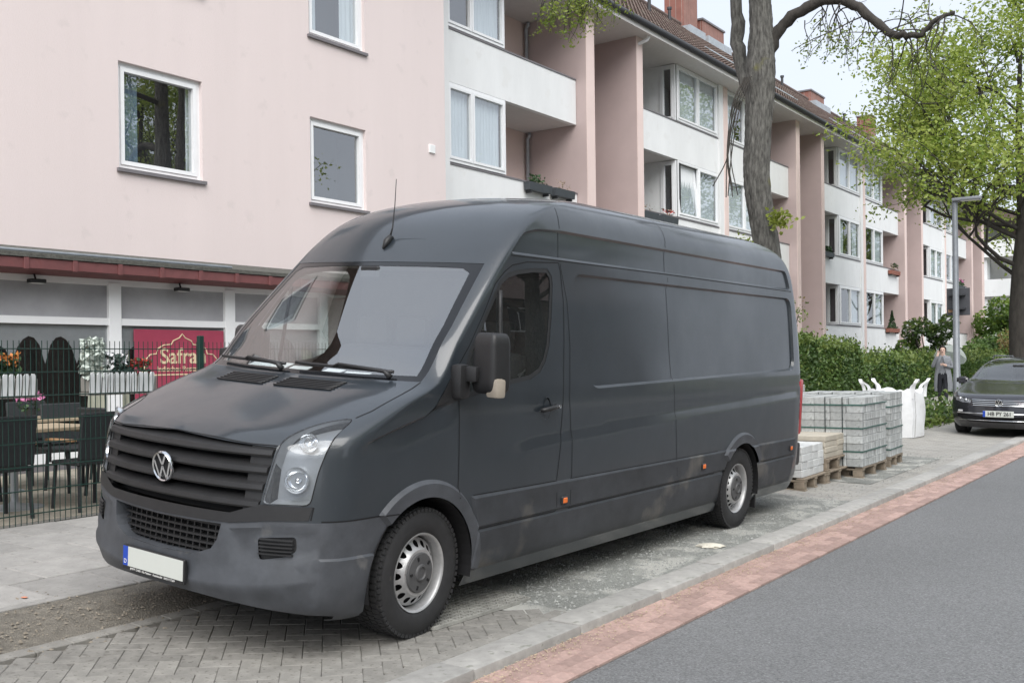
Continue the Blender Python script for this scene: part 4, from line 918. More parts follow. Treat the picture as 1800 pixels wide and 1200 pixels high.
def wall_holes(mb, X, y0, y1, z0, z1, holes, depth=.14, mi=0):
    ys = sorted({y0, y1, *[h[0] for h in holes], *[h[1] for h in holes]}); zs = sorted({z0, z1, *[h[2] for h in holes], *[h[3] for h in holes]})
    for a, b in zip(ys, ys[1:]):
        for c, d in zip(zs, zs[1:]):
            if any(h[0] <= (a+b)/2 <= h[1] and h[2] <= (c+d)/2 <= h[3] for h in holes): continue
            mb.quad((X, a, c), (X, b, c), (X, b, d), (X, a, d), mi)
    for (a, b, c, d) in holes:
        q = X-depth; mb.quad((X, a, c), (q, a, c), (q, b, c), (X, b, c), mi); mb.quad((X, a, d), (X, b, d), (q, b, d), (q, a, d), mi); mb.quad((X, a, c), (X, a, d), (q, a, d), (q, a, c), mi); mb.quad((X, b, c), (q, b, c), (q, b, d), (X, b, d), mi)
# --- pink wing with the restaurant
XW = -12.35
wing = THING('corner_house', 'pink rendered corner house with a restaurant on its ground floor', 'house', (XW, 10, 0)); wing.location = (0, 0, 0)
holes = [(8.32, 9.70, 4.20, 5.66), (11.85, 13.17, 4.15, 5.56), (11.85, 13.17, 6.90, 8.31), (8.32, 9.70, 6.95, 8.41), (4.6, 6.0, 4.2, 5.66), (4.6, 6.0, 6.95, 8.41)]
w = MB(); wall_holes(w, XW, -10, 15.38, 2.62, 10.1, holes); w.quad((XW, 12.0, .1), (XW, 15.38, .1), (XW, 15.38, 2.62), (XW, 12.0, 2.62)); w.quad((XW, -10, .1), (XW, 2.3, .1), (XW, 2.3, 2.62), (XW, -10, 2.62)); w.quad((XW, 15.38, .1), (-22, 15.38, .1), (-22, 15.38, 10.1), (XW, 15.38, 10.1)); w.quad((-22, -10, .1), (XW, -10, .1), (XW, -10, 10.1), (-22, -10, 10.1)); w.build('wall', m_pink, wing)
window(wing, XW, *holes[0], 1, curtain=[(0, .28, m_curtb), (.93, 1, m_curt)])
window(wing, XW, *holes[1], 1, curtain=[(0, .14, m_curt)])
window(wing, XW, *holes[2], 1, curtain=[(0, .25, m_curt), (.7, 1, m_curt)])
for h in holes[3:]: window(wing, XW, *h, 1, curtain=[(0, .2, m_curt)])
t = MB(); t.bevbox(XW-.01, XW+.03, 14.88, 15.05, 5.44, 5.60, .008); t.build('wall_box', m_wht, wing)
r = MB(); r.prism([(-11.7, 10.05), (-17.2, 14.5), (-22.5, 10.05)], -10.4, 15.9, lambda a, b, h: (a, h, b)); r.build('roof', m_tile, wing, fixn=True)
# restaurant front
XR = -12.0
rs = MB(); rs.box(XW+.01, XR-.06, -10, 12.4, 2.60, 2.86); rs.build('restaurant_lintel', m_wht, wing)
m_maroon = M('maroon_paint', (.155, .055, .055), .6, var=.18, scale=6, spots=(.16, .05, .05), spotscale=12, spotth=.6); m_mroof = M('mossy_roof_edge', (.085, .085, .075), .95, var=.4, scale=20, bump=.5)
rs = MB(); rs.bevbox(-11.60, -11.56, -10, 12.6, 2.675, 2.80, .004); fas = rs.build('fascia', m_maroon, wing)
for k in range(14): rs = MB(); rs.bevbox(-11.565, -11.54, -.03, .03, 2.665, 2.80, .003); rs.build('fascia_cleat', m_maroon, fas, loc=(0, 5.3+k*.62, 0))
rs = MB(); rs.quad((-11.60, -10, 2.68), (-11.60, 12.6, 2.68), (-12.35, 12.6, 2.60), (-12.35, -10, 2.60)); rs.build('eaves_board', m_maroon, wing)
rs = MB(); rs.prism([(-11.54, 2.805), (-11.54, 2.855), (-12.34, 3.02), (-12.34, 2.9)], -10, 12.7, lambda a, b, h: (a, h, b)); rs.build('canopy_roof', m_mroof, wing, fixn=True)
rs = MB(); rs.tube([(-11.62, -10, 2.885), (-11.62, 9.6, 2.885)], .022, 6); rs.build('zinc_edge', m_lead, wing, smooth=True)
m_frost = M('frosted_pane', (.33, .33, .345), .35, var=.18, scale=1.2)
ys = [4.22, 6.10, 7.98, 9.86, 11.74]; m_curtc = M('cream_curtain', (.60, .57, .46), .9, var=.15, scale=8, stretch=(1, 14, .4))
rs = MB(); rs.box(XR-.05, XR+.02, 2.3, 11.8, 2.56, 2.645); rs.box(XR-.05, XR+.02, 2.3, 11.8, 2.045, 2.135); rs.box(XR-.05, XR+.02, 2.3, 11.8, .32, .44); sf = rs.build('shop_front_frame', m_frame, wing)
for y in ys: rs = MB(); rs.bevbox(XR-.06, XR+.035, y-.09, y+.09, .2, 2.60, .006); rs.build('shop_post', m_frame, sf)
rs = MB(); rs.box(XR-.06, XR+.0, 2.3, 12, .15, .32); rs.build('plinth', m_sill, wing)
for i, (a, b) in enumerate(zip([2.34]+ys, ys)):
    a += .09; b -= .09; p = MB(); p.box(XR-.03, XR-.02, a, b, 2.135, 2.56); p.build('upper_pane', m_frost, sf)
    p = MB(); p.quad((XR-.02, a, .44), (XR-.02, b, .44), (XR-.02, b, 2.045), (XR-.02, a, 2.045)); p.build('shop_pane', g_shop, sf)
    for (c0, c1) in ((a, a+.18), (b-.36, b)):
        cu = MB(); n = 12; vs = []
        for k in range(n+1):
            for z in (.5, 1.2, 2.04): yy = c0+(c1-c0)*k/n; yy = yy+(b-.05-yy)*(.5 if z < 1.3 and c0 > a else 0)*(1-abs(z-1.0)) if c0 > a else yy; vs.append((XR-.09+.02*math.sin(k*1.7), yy, z))
        cu.add(vs, [(3*k+j, 3*k+3+j, 3*k+4+j, 3*k+1+j) for k in range(n) for j in (0, 1)]); cu.build('shop_curtain', m_curtc, sf, smooth=True)
    # scalloped valance inside the window
    va = MB(); n = 24; top = 2.04; vs = []
    for k in range(n+1):
        u = k/n; zz = 1.55+.36*(abs(math.sin(u*pi*4))**.6)*(.35+.65*math.sin(pi*u)) if .06 < u < .94 else 1.5; vs += [(XR-.035, a+(b-a)*u, top), (XR-.035, a+(b-a)*u, zz)]
    va.add(vs, [(2*k, 2*k+1, 2*k+3, 2*k+2) for k in range(n)]); va.build('valance', m_frost, sf)
rs = MB(); rs.box(-16, -15.9, 2, 12, .2, 2.6); rs.box(-16, XR-.6, 2, 12, .18, .2); rs.box(-16, XR-.07, 2, 12, 2.62, 2.64); rs.build('restaurant_room', M('restaurant_inside', (.06, .04, .035), .9, var=.4, scale=2), wing)
m_sign = M('sign_maroon', (.33, .045, .085), .45, var=.06); m_cream = M('sign_cream', (.72, .58, .38), .5, var=.05)
sg = THING('restaurant_sign', 'maroon restaurant sign panel with cream arch outline and lettering in the shop window', 'sign', (XR, 9.02, 0))
s_ = MB(); s_.bevbox(.0, .02, -.76, .72, .55, 2.0, .004); s_.build('panel', m_sign, sg, loc=(.005, 0, 0))
arch = [(-.62, 1.46), (-.60, 1.58), (-.52, 1.66), (-.42, 1.67), (-.40, 1.74), (-.30, 1.79), (-.18, 1.80), (-.15, 1.85), (-.05, 1.89), (0, 1.945)]; arch = arch+[(-a, b) for a, b in arch[::-1][1:]]
s_ = MB(); s_.tube([(.028, a, b) for a, b in [(-.66, 1.40)]+arch+[(.66, 1.40)]], .009, 5); s_.box(.024, .030, -.70, .68, 1.375, 1.392); s_.build('arch_outline', m_cream, sg)
TEXT('Safran', .30, 'sign_lettering', m_cream, sg, (.029, .02, 1.63), (pi/2, 0, pi/2), sx=1.05, offset=.004)
TEXT('Indisches Restaurant', .105, 'sign_lettering', m_cream, sg, (.029, .02, 1.46), (pi/2, 0, pi/2), offset=.001)
for y in (6.85, 8.95): 
    t = THING('floodlight', 'small black floodlight under the maroon eaves above the %s' % ('curtained window' if y < 8 else 'restaurant sign'), 'lamp', (XR+.12, y, 2.58)); b = MB(); b.bevbox(-.05, .06, -.10, .10, -.05, 0, .01); b.build('housing', m_black, t); b = MB(); b.box(-.04, .05, -.085, .085, -.053, -.0505); b.build('lens', m_white, t); b = MB(); b.tube([(-.02, 0, 0), (-.05, 0, .07)], .012, 6); b.build('bracket', m_black, t)
# --- the long apartment block
XB = -13.1
blk = THING('apartment_block', 'long white and pink apartment block with loggias and brown tiled roof', 'building')
ZT = [2.78, 5.58, 8.36]; ZB = [1.66, 4.42, 7.25]; SOF = 10.02
def half(y0, y1, loggia_first, k, seed, wide=True):
    "one flat front of storey k between y0 and y1: loggia and window bay"
    rr = random.Random(seed); zt, zb = ZT[k], ZB[k]; top = ZB[k+1] if k < 2 else SOF
    p = MB(); p.box(XB-.14, XB, y0, y1, zb, zt-.03); po = p.build('parapet', m_wht, blk)
    p = MB(); p.box(XB-.17, XB+.02, y0, y1, zt-.028, zt+.006); p.build('coping', m_sill, po)
    p = MB(); p.box(-14.7, XB-.145, y0, y1, zb, zb+.16); p.build('floor_slab', m_soff, blk)
    lw = 2.62 if wide else (y1-y0)*.58
    if loggia_first: la, lb, wa, wb = y0, y0+lw, y0+lw, y1
    else: wa, wb, la, lb = y0, y1-lw, y1-lw, y1
    # window bay in the front plane
    cur = rr.choice([[(0, .3, m_curt), (.75, 1, m_curt)], [(.5, 1, m_curt)], [(0, .6, m_curt)], [(0, 1, m_curt)], [(0, 1, m_curt)], [(0, .5, m_curt), (.6, 1, m_curt)]])
    window(blk, XB, wa+.03, wb-.03, zt+.03, top-.01, 2, curtain=cur, depth=.03, sill=False, tilt=0 if seed in (211,) else None, split=[.42] if not wide else None)
    # side of the bay towards the loggia
    s_ = MB(); yb = wa if loggia_first else wb; s_.box(-14.6, XB-.5 if loggia_first else XB-.1, yb-.03, yb+.03, zb, top); s_.build('bay_wall', m_wht, blk)
    if loggia_first: window(blk, yb-.04, XB-.50, XB-.02, zt+.03, top-.02, 1, axis='y', depth=.0, sill=False, room=.3)
    # loggia back wall with door
    s_ = MB(); d0 = la+.25 if loggia_first else lb-2.3; d1 = d0+2.0 if loggia_first else d0+1.0
    wall_holes(s_, -14.6, la, lb, zb, top, [(d0, d1, zb+.3, top-.25)]); s_.build('loggia_wall', m_wht if loggia_first else m_pinkl, blk)
    window(blk, -14.6, d0, d1, zb+.3, top-.25, 2 if loggia_first else 1, depth=.06, sill=False, curtain=[(0, .4, m_curt)] if rr.random() < .6 else None)
for k in range(3): half(16.33, 21.42, False, k, 100+k, wide=False)
p = MB(); p.quad((-13.05, 15.0, .1), (-13.05, 16.4, .1), (-13.05, 16.4, SOF), (-13.05, 15.0, SOF)); p.build('wall', m_wht, blk)
def fin(y0, y1, xf=-12.80):  # shaded pink on the sides, lit pink strip on the front edge
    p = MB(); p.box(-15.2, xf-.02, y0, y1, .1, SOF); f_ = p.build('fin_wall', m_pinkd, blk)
    p = MB(); p.box(xf-.018, xf, y0-.002, y1+.002, .1, SOF-.002); p.build('fin_edge', m_pinkl, f_)
fin(21.44, 21.82)
for z0_, z1_ in ((5.7, 7.22), (8.5, 10.0)): p = MB(); p.tube([(-14.50, 21.36, z0_), (-14.50, 21.36, z1_-.15), (-14.44, 21.36, z1_-.08), (-14.44, 21.36, z1_)], .045, 8); p.build('drainpipe', m_lead, blk, smooth=True)
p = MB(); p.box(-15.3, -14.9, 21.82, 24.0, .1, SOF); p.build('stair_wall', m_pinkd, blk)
for s0 in (24.02, 38.75, 53.95):
    fin(s0, s0+.33); a = s0+.34; pm_ = a+5.50; pe = pm_+.60; b = a+11.65
    for k in range(3):
        half(a, pm_, True, k, 210+k+int(s0)*7-168, True); half(pe, b, False, k, 300+k+int(s0), True)
    p = MB(); p.box(-13.4, -13.04, pm_+.002, pe-.002, .1, SOF); p.build('pier', m_wht, blk); p = MB(); p.box(-13.04, -13.02, pm_+.30, pe-.002, .1, SOF); p.build('pier_stripe', m_pinkl, blk)
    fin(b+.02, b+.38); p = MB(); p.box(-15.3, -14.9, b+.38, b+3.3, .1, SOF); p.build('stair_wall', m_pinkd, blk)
    for y in (s0+.2,):
        p = MB(); p.tube([(-12.55, y, 10.12), (-12.55, y, 9.98), (-12.58, y, 9.93), (-12.75, y-.05, 9.86), (-12.9, y-.1, 9.82)], .05, 8); p.build('downpipe', m_frame, blk, smooth=True)
fin(69.0, 69.7)
p = MB(); p.box(-14.9, -13.1, 16.33, 69.6, .1, 1.64); p.build('plinth_wall', m_wht, blk)
p = MB(); p.box(-22, -15.3, 15.4, 69.6, .1, SOF); p.build('rear_body', m_pinkd, blk)
p = MB(); p.box(-15.4, -12.52, 15.4, 69.9, SOF, SOF+.10); p.box(-12.52, -12.42, 15.4, 69.9, SOF-.02, SOF+.16); p.build('eaves', m_soff, blk)
p = MB(); p.tube([(-12.37, 15.4, SOF+.17), (-12.37, 69.9, SOF+.17)], .085, 10); gto = p.build('gutter', m_gutter, blk, smooth=True)
# roof with pantile relief
sl = Vector((-17.0-(-12.38), 0, 14.05-(SOF+.22))); Ls = sl.length; sd_ = sl.normalized(); up = Vector((-sd_.z, 0, sd_.x)); up = -up if up.z < 0 else up
rf = MB(); rf.prism([(-12.40, SOF+.20), (-17.0, 14.03), (-21.7, SOF+.2)], 15.5, 69.8, lambda a, b, h: (a, h, b)); roof = rf.build('roof', m_tile2, blk, fixn=True)
tl = MB(); rows = 17; cols = int(48/.24); cw = .24; rh = Ls/rows; O = Vector((-12.40, 19.0, SOF+.215))
for i in range(rows):
    vs = []; sub = 5
    for j in range(cols*sub+1):
        u = (j % sub)/sub; y = j*cw/sub; h = .028*abs(math.sin(pi*u))**.8
        a = O+sd_*(i*rh-.03)+up*(h+.045); b = O+sd_*((i+1)*rh)+up*(h+.012); c = O+sd_*(i*rh-.03)+up*.0
        vs += [(c.x, c.y+y, c.z), (a.x, a.y+y, a.z), (b.x, b.y+y, b.z)]
    fs = []
    for j in range(cols*sub): fs += [(3*j, 3*j+3, 3*j+4, 3*j+1), (3*j+1, 3*j+4, 3*j+5, 3*j+2)]
    tl.add(vs, fs)
o = tl.build('roof_tile', m_tile, roof, fixn=False); o['kind'] = 'stuff'
p = MB(); p.tube([(-17.0, 15.5, 14.10), (-17.0, 69.8, 14.10)], .11, 8); p.build('ridge', m_tile2, roof)
def chimney(y0, y1, z1, x0=-17.6, x1=-16.8, z0=13.2):
    p = MB(); p.box(x0, x1, y0, y1, z0, z1); c = p.build('chimney', m_brick, roof); p = MB(); p.box(x0-.05, x1+.05, y0-.05, y1+.05, z1, z1+.07); p.build('chimney_cap', m_sill, c); p = MB(); p.box(x0-.06, x1+.3, y0-.08, y1+.08, z0, 14.12 if x1 < -16.9 else 13.98); p.build('flashing', m_lead, c)
chimney(35.3, 36.5, 17.5); chimney(36.95, 39.0, 14.66); chimney(49.4, 51.4, 14.5); chimney(59.6, 60.5, 15.2); chimney(24.5, 25.7, 15.2)
for y, x in ((33.5, -16.5), (38.9, -16.0), (45.0, -16.6), (54.0, -16.6), (30, -15.5)):
    zz = SOF+.22+(x+12.38)/(-17+12.38)*(14.05-SOF-.22); p = MB(); p.tube([(x, y, zz-.1), (x, y, zz+.42)], .06, 8); p.tube([(x, y, zz+.42), (x, y, zz+.5)], .09, 8); p.build('vent_pipe', m_gutter, roof)
for y0, y1 in ((28.5, 36), (40, 50)):   # snow guard rails
    for d in (.55, .75): 
        q = O+sd_*d+up*.16; p = MB(); p.tube([(q.x, y0, q.z), (q.x, y1, q.z)], .018, 5); p.build('snow_rail', m_lead, roof)
# planter boxes on the balconies
m_box = M('grey_trough', (.05, .058, .065), .6, var=.15); m_terra = M('terracotta', (.26, .10, .07), .8, var=.2)
def wbox(y, z, L_, label, mat, mats, wts, n, hgt, s_=.05, group='balcony window boxes'):
    t = THING('window_box', label, 'planter', (XB+.11, y, z), group=None); b = MB(); b.prism([(-.07, 0), (.07, 0), (.09, .18), (-.09, .18)], -L_/2, L_/2, lambda a, c, h: (a, h, c)); b.build('trough', mat, t, fixn=True)
    b = MB(); b.box(-.10, .06, -L_/2+.1, -L_/2+.13, -.06, .0); b.box(-.10, .06, L_/2-.13, L_/2-.1, -.06, .0); b.build('bracket', m_gutter, t)
    if n: plantclump('plant', mats, wts, 0, 0, .15, .09, L_*.48, hgt, n, s_, t, int(y*10))
m_dry = M('dry_stem', (.28, .22, .16), .9, var=.3)
wbox(19.55, 5.36, .92, 'grey trough with a green plant on the loggia beside the pink corner house', m_box, [m_lf1], [1], 70, .22)
wbox(20.6, 5.36, .85, 'grey trough of dry stems on the loggia beside the pink corner house', m_box, [m_dry], [1], 40, .26, .03)
wbox(24.95, 5.32, .95, 'dark trough of thin dry stems on the loggia left of a tilted window', m_box, [m_dry], [1], 40, .25, .03)
wbox(26.15, 5.32, .95, 'dark trough with a red flower below a tilted window', m_box, [m_dry, fl_r], [1, 1], 50, .24, .04)
wbox(49.6, 5.30, 1.5, 'terracotta trough with brown plants on a first floor loggia', m_terra, [m_dry, m_lf1], [1, 1], 90, .35, .06)
wbox(49.2, 2.60, 1.8, 'terracotta trough with a small conifer on the lowest loggia', m_terra, [m_lf1], [1], 60, .2, .06)
wbox(39.9, 5.42, 1.3, 'dark trough with bushy green plants on a loggia with striped blinds', m_box, [m_lf1], [1], 150, .25, .06)
wbox(64.0, 5.35, 1.3, 'planter with violet flowers on a far loggia', m_box, [m_lf1, fl_p], [1, .6], 120, .4, .08)
t = THING('potted_conifer', 'small cone shaped conifer on the lowest loggia parapet', 'plant', (XB+.05, 49.3, 2.76)); b = MB(); r = random.Random(2)
for _ in range(500): z = r.random(); a = r.random()*6.28; q = .22*(1-z)*r.uniform(.6, 1); leafquad(b, (q*math.cos(a), q*math.sin(a), z*.85), .05, r)
b.build('foliage', m_lf1, t)
# --- far white building
far = THING('far_building', 'far white apartment building with long balcony parapets behind the trees', 'building')
p = MB(); p.box(-34, -15.0, 84, 98, .1, 11.5); p.build('wall', M('far_grey', (.36, .36, .35), .9), far)
for z in (2.9, 5.8, 8.7): 
    p = MB(); p.box(-34, -12.6, 82.4, 82.6, z, z+1.25); p.box(-12.8, -12.6, 82.6, 90, z, z+1.25); p.build('balcony_parapet', m_wht, far); p = MB(); p.box(-34, -12.7, 82.6, 84, z, z+.15); p.build('balcony_floor', m_soff, far)
    for xx in (-33, -29.5, -26, -22.5, -19): window(far, 83.99, xx, xx+2.2, z+1.0-2.8+.2, z-.35, 2, axis='y', sill=False, depth=.0, room=.3)
    p = MB(); p.box(-15.4, -15.0, 82.7, 83.9, z-2.6, z); p.build('partition', m_wht, far)
p = MB(); p.prism([(-12.4, 11.4), (-24, 16.5), (-35, 11.4)], 82, 99, lambda a, b, h: (a, h, b)); p.build('roof', m_tile2, far, fixn=True)
# --- houses across the road (seen mirrored in glass and paint)
m_ybrick = M('buff_render', (.46, .42, .36), .9, var=.08, scale=2); 
def opp(y0, y1, label, mat):
    t = THING('opposite_house', label, 'house'); p = MB(); X = 15.5
    hs = [(y0+1.2+3.0*i, y0+2.7+3.0*i, z, z+1.5) for i in range(int((y1-y0-1)/3.0)) for z in (1.2, 4.0)]
    ys_ = sorted({y0, y1, *[h[0] for h in hs], *[h[1] for h in hs]}); zs_ = sorted({.0, 6.0, *[h[2] for h in hs], *[h[3] for h in hs]})
    for a, b in zip(ys_, ys_[1:]):
        for c, d in zip(zs_, zs_[1:]):
            if any(h[0] <= (a+b)/2 <= h[1] and h[2] <= (c+d)/2 <= h[3] for h in hs): continue
            p.quad((X, b, c), (X, a, c), (X, a, d), (X, b, d))
    p.quad((X, y0, 0), (X+9, y0, 0), (X+9, y0, 6.0), (X, y0, 6.0)); p.quad((X+9, y1, 0), (X, y1, 0), (X, y1, 6.0), (X+9, y1, 6.0)); p.build('wall', mat, t)
    for h in hs:
        q = MB(); q.box(X+.08, X+.14, h[0], h[1], h[2], h[3]); wn = q.build('window', m_frame, t); q = MB()
        for s0, s1 in ((h[0]+.08, (h[0]+h[1])/2-.04), ((h[0]+h[1])/2+.04, h[1]-.08)): q.box(X+.07, X+.1, s0, s1, h[2]+.08, h[3]-.08)
        q.build('pane', m_blackgl, wn)
    p = MB(); p.prism([(X-.5, 5.9), (X+4.5, 9.2), (X+9.5, 5.9)], y0-.3, y1+.3, lambda a, b, h: (a, h, b)); p.build('roof', m_tile2, t, fixn=True)
opp(-14, -1, 'buff rendered house across the road, mirrored in the van windows', m_ybrick); opp(4, 19, 'white rendered house across the road, mirrored in the van side', m_wht); opp(24, 42, 'brick coloured house across the road beyond the white one', m_tile)
# ------------------------------------------------------------------ building materials by the kerb
m_conc = M('concrete_block', (.42, .435, .43), .9, var=.2, scale=14, bump=.4, bscale=130, rnd=.17, spots=(.28, .29, .28), spotscale=22, spotth=.6)
m_conc2 = M('pale_block', (.55, .56, .555), .85, var=.14, scale=10, bump=.3, rnd=.10)
m_conc3 = M('buff_slab', (.46, .42, .35), .9, var=.14, scale=6, bump=.3, rnd=.10)
m_pal = M('pallet_wood', (.25, .205, .155), .85, var=.35, scale=5, stretch=(1, 6, 1), bump=.3)
m_strap = M('green_strap', (.03, .10, .08), .5); m_bstrap = M('black_strap', (.03, .04, .04), .5)
def pallet(x1, y0, lx, ly, z, label, rz=0):
    t = THING('pallet', label, 'pallet', (x1-lx/2, y0+ly/2, z), rz)
    def pc(n, *a): b = MB(); b.bevbox(*a, .004); b.build(n, m_pal, t)
    for k in range(5): c = -lx/2+.05+k*(lx-.1)/4; pc('top_board', c-.05, c+.05, -ly/2, ly/2, .122, .144)
    for yy in (-ly/2+.05, 0, ly/2-.05):
        pc('stringer_board', -lx/2, lx/2, yy-.05, yy+.05, .10, .121); pc('bottom_board', -lx/2, lx/2, yy-.05, yy+.05, 0, .02)
        for xx in (-lx/2+.07, 0, lx/2-.07): pc('pallet_block', xx-.06, xx+.06, yy-.05, yy+.05, .021, .099)
    return t
def stack(name, label, x1, y0, nx, ny, nz, bx, by, bz, z, mat, cat='paving blocks', rz=0, straps=(), seed=1, skip=(), rag=0, mixed=False):
    r = random.Random(seed); lx, ly = nx*bx, ny*by; t = THING(name, label, cat, (x1-lx/2, y0+ly/2, z), rz)
    b = MB(); b.bevbox(-bx/2+.0015, bx/2-.0015, -by/2+.0015, by/2-.0015, 0, bz-.002, .006); me = b.mesh('block', mat)
    b2 = None
    for k in range(nz):
        for i in range(nx):
            for j in range(ny):
                vis = (j == 0 or i == nx-1 or k == nz-1 or (k == nz-2 and rag))
                if not vis or (k == nz-1 and rag and r.random() < rag and i < nx): continue
                OBJ('block', me, t, (-lx/2+(i+.5)*bx+r.uniform(-.005, .005), -ly/2+(j+.5)*by+r.uniform(-.003, .003), k*bz), r.uniform(-.012, .012))
    core = MB(); core.box(-lx/2+.03, lx/2-bx*.9, -ly/2+by*.9, ly/2-.03, .0, (nz-1)*bz-.004); core.build('inner_blocks', mat, t)
    for zz in straps:
        s_ = MB(); e = .008; s_.box(-lx/2-e, lx/2+e, -ly/2-e, -ly/2-e+.002, zz-.008, zz+.008); s_.box(lx/2+e-.002, lx/2+e, -ly/2-e, ly/2+e, zz-.008, zz+.008); s_.build('strap', m_strap, t)
    for xx in [-lx/2+lx*f for f in (.2, .36, .62, .8)][:2+len(straps)]:
        if straps: s_ = MB(); s_.box(xx-.006, xx+.006, -ly/2-.011, -ly/2-.009, 0, nz*bz+.004); s_.box(xx-.006, xx+.006, -ly/2, ly/2, nz*bz+.002, nz*bz+.004); s_.build('strap', m_bstrap, t)
    return t
gzp = gz(-4.1)
pallet(-3.98, 11.30, .80, .86, gz(-4.0)-.012, 'low pallet under the pale shrink wrapped blocks behind the van', .03)
stack('block_stack', 'low stack of pale grey paving blocks nearest the van', -4.02, 11.33, 4, 4, 4, .195, .205, .088, gz(-4.0)+.134, m_conc2, rz=.03, seed=2)
pallet(-3.98, 12.15, .85, .95, gz(-4.0)-.012, 'lower of two stacked pallets under the buff slabs'); pallet(-4.0, 12.17, .82, .95, gz(-4.0)+.134, 'upper of two stacked pallets under the buff slabs', .02)
stack('slab_stack', 'stack of buff concrete slabs on two pallets', -4.02, 12.19, 1, 2, 4, .80, .46, .068, gz(-4.0)+.279, m_conc3, 'slabs', seed=4)
pallet(-3.80, 12.90, 1.2, 1.16, gz(-3.85)-.012, 'pallet under the tall strapped stack of grey blocks', .02)
stack('block_stack', 'tall stack of grey concrete blocks tied with green straps', -3.80, 12.88, 6, 11, 9, .2, .106, .096, gz(-3.85)+.134, m_conc, rz=.02, straps=(.19, .48, .77), seed=5, rag=.25)
pallet(-3.86, 14.31, 1.15, .80, gz(-3.9)-.012, 'pallet under the farther tall stack of grey blocks', .05)
stack('block_stack', 'farther tall narrow stack of grey blocks beside the white bulk bag', -3.86, 14.31, 6, 7, 9, .2, .112, .097, gz(-3.9)+.134, m_conc, rz=.05, straps=(.10, .39, .68), seed=6)
stack('block_stack', 'row of grey blocks stacked on the verge side of the tall stack', -5.2, 14.45, 6, 4, 10, .2, .112, .100, gz(-5.6)+.0, m_conc, rz=.05, straps=(.5,), seed=8)
# bulk bag
m_bag = M('woven_white', (.76, .77, .78), .75, var=.06, scale=3, bump=.5, bscale=14)
bg = THING('bulk_bag', 'white woven bulk bag with lifting loops standing on the paving', 'bag', (-5.08, 19.32, gz(-5.08)-.02))
bm = bmesh.new(); bmesh.ops.create_cube(bm, size=1); bmesh.ops.subdivide_edges(bm, edges=bm.edges[:], cuts=9, use_grid_fill=True); r = random.Random(5)
for w in bm.verts:
    x, y, z = w.co.x*2, w.co.y*2, w.co.z+.5; k = 1+.06*math.sin(pi*z)*(1-.3*abs(x*y)); rr = max(abs(x), abs(y)); q = math.hypot(x, y)/max(rr, 1e-6); kk = k*(1-.10*(q-1)/.414)
    top = z > .95
    w.co = Vector((x*.46*kk*(.97+.02*math.sin(9*z+3*y)), y*.47*kk, z*.82+(.05*math.sin(4*x+1)*math.cos(3*y)-.05*(1-rr) if top else 0)+.012*math.sin(8*x+5*y)*z))
b = MB(); b.bm(bm); b.build('sack', m_bag, bg, smooth=True, ang=60)
for (sx, sy) in ((1, -1), (1, 1), (-1, -1), (-1, 1)):
    x, y = sx*.42, sy*.43; lean = .05*sx
    b = MB(); P = catmull([(x, y, .70), (x+lean*.2, y, .88), (x+lean, y-.03, .98), (x+lean*1.6, y-.02*sy, 1.04), (x+lean*1.2, y-.08*sy, .99), (x*.9, y-.10*sy, .9), (x*.86, y-.13*sy, .74)], 5); n = len(P); vs = []
    for p in P: vs += [(p.x-.03, p.y, p.z), (p.x+.03, p.y, p.z)]
    b.add(vs, [(2*k, 2*k+1, 2*k+3, 2*k+2) for k in range(n-1)]); b.build('lifting_loop', m_bag, bg)
    b = MB(); (sx, sy) == (1, -1) and b.tube([(sx*.455, sy*.465, .02), (sx*.485, sy*.495, .4), (sx*.46, sy*.465, .80)], .008, 5)
    if b.v: b.build('seam', M('seam_grey', (.45, .45, .45), .8), bg)
# lamp post with a board
m_galv = M('galvanised', (.22, .235, .255), .45, metal=.4, var=.12, scale=8)
lp = THING('street_lamp', 'grey street lamp post with a flat head beside the pavement', 'street lamp', (-5.8, 27.9, gz(-5.8)))
b = MB(); b.tube([(0, 0, 0), (0, 0, .9), (0, 0, .92), (0, 0, 5.2)], [.095, .095, .085, .065], 14); b.build('pole', m_galv, lp, smooth=True, ang=40)
b = MB(); b.tube([(0, 0, 5.15), (0, 0, 5.30), (.06, 0, 5.32)], [.07, .07, .05], 10); b.build('bracket', m_galv, lp, smooth=True, ang=40)
b = MB(); b.bevbox(-.05, .62, -.14, .14, 5.30, 5.38, .03); hd_ = b.build('lamp_head', M('lamp_grey', (.20, .21, .23), .5), lp, smooth=True, ang=50); b = MB(); b.box(.15, .58, -.1, .1, 5.294, 5.2995); b.build('lens', m_white, hd_)
sb = THING('sign_board', 'dark backed road sign board fixed to the street lamp post', 'sign', (-5.8, 28.02, 2.53)); b = MB(); b.bevbox(-.26, .30, .05, .075, 0, .70, .008); b.build('board', M('board_back', (.06, .062, .07), .5), sb); b = MB(); b.box(-.2, .2, -.08, .05, .15, .19); b.box(-.2, .2, -.08, .05, .5, .54); b.build('clamp', m_gutter, sb)
b = MB(); b.box(-.22, -.12, .047, .0495, .08, .15); b.build('sticker', M('sticker', (.6, .35, .2), .5), sb)
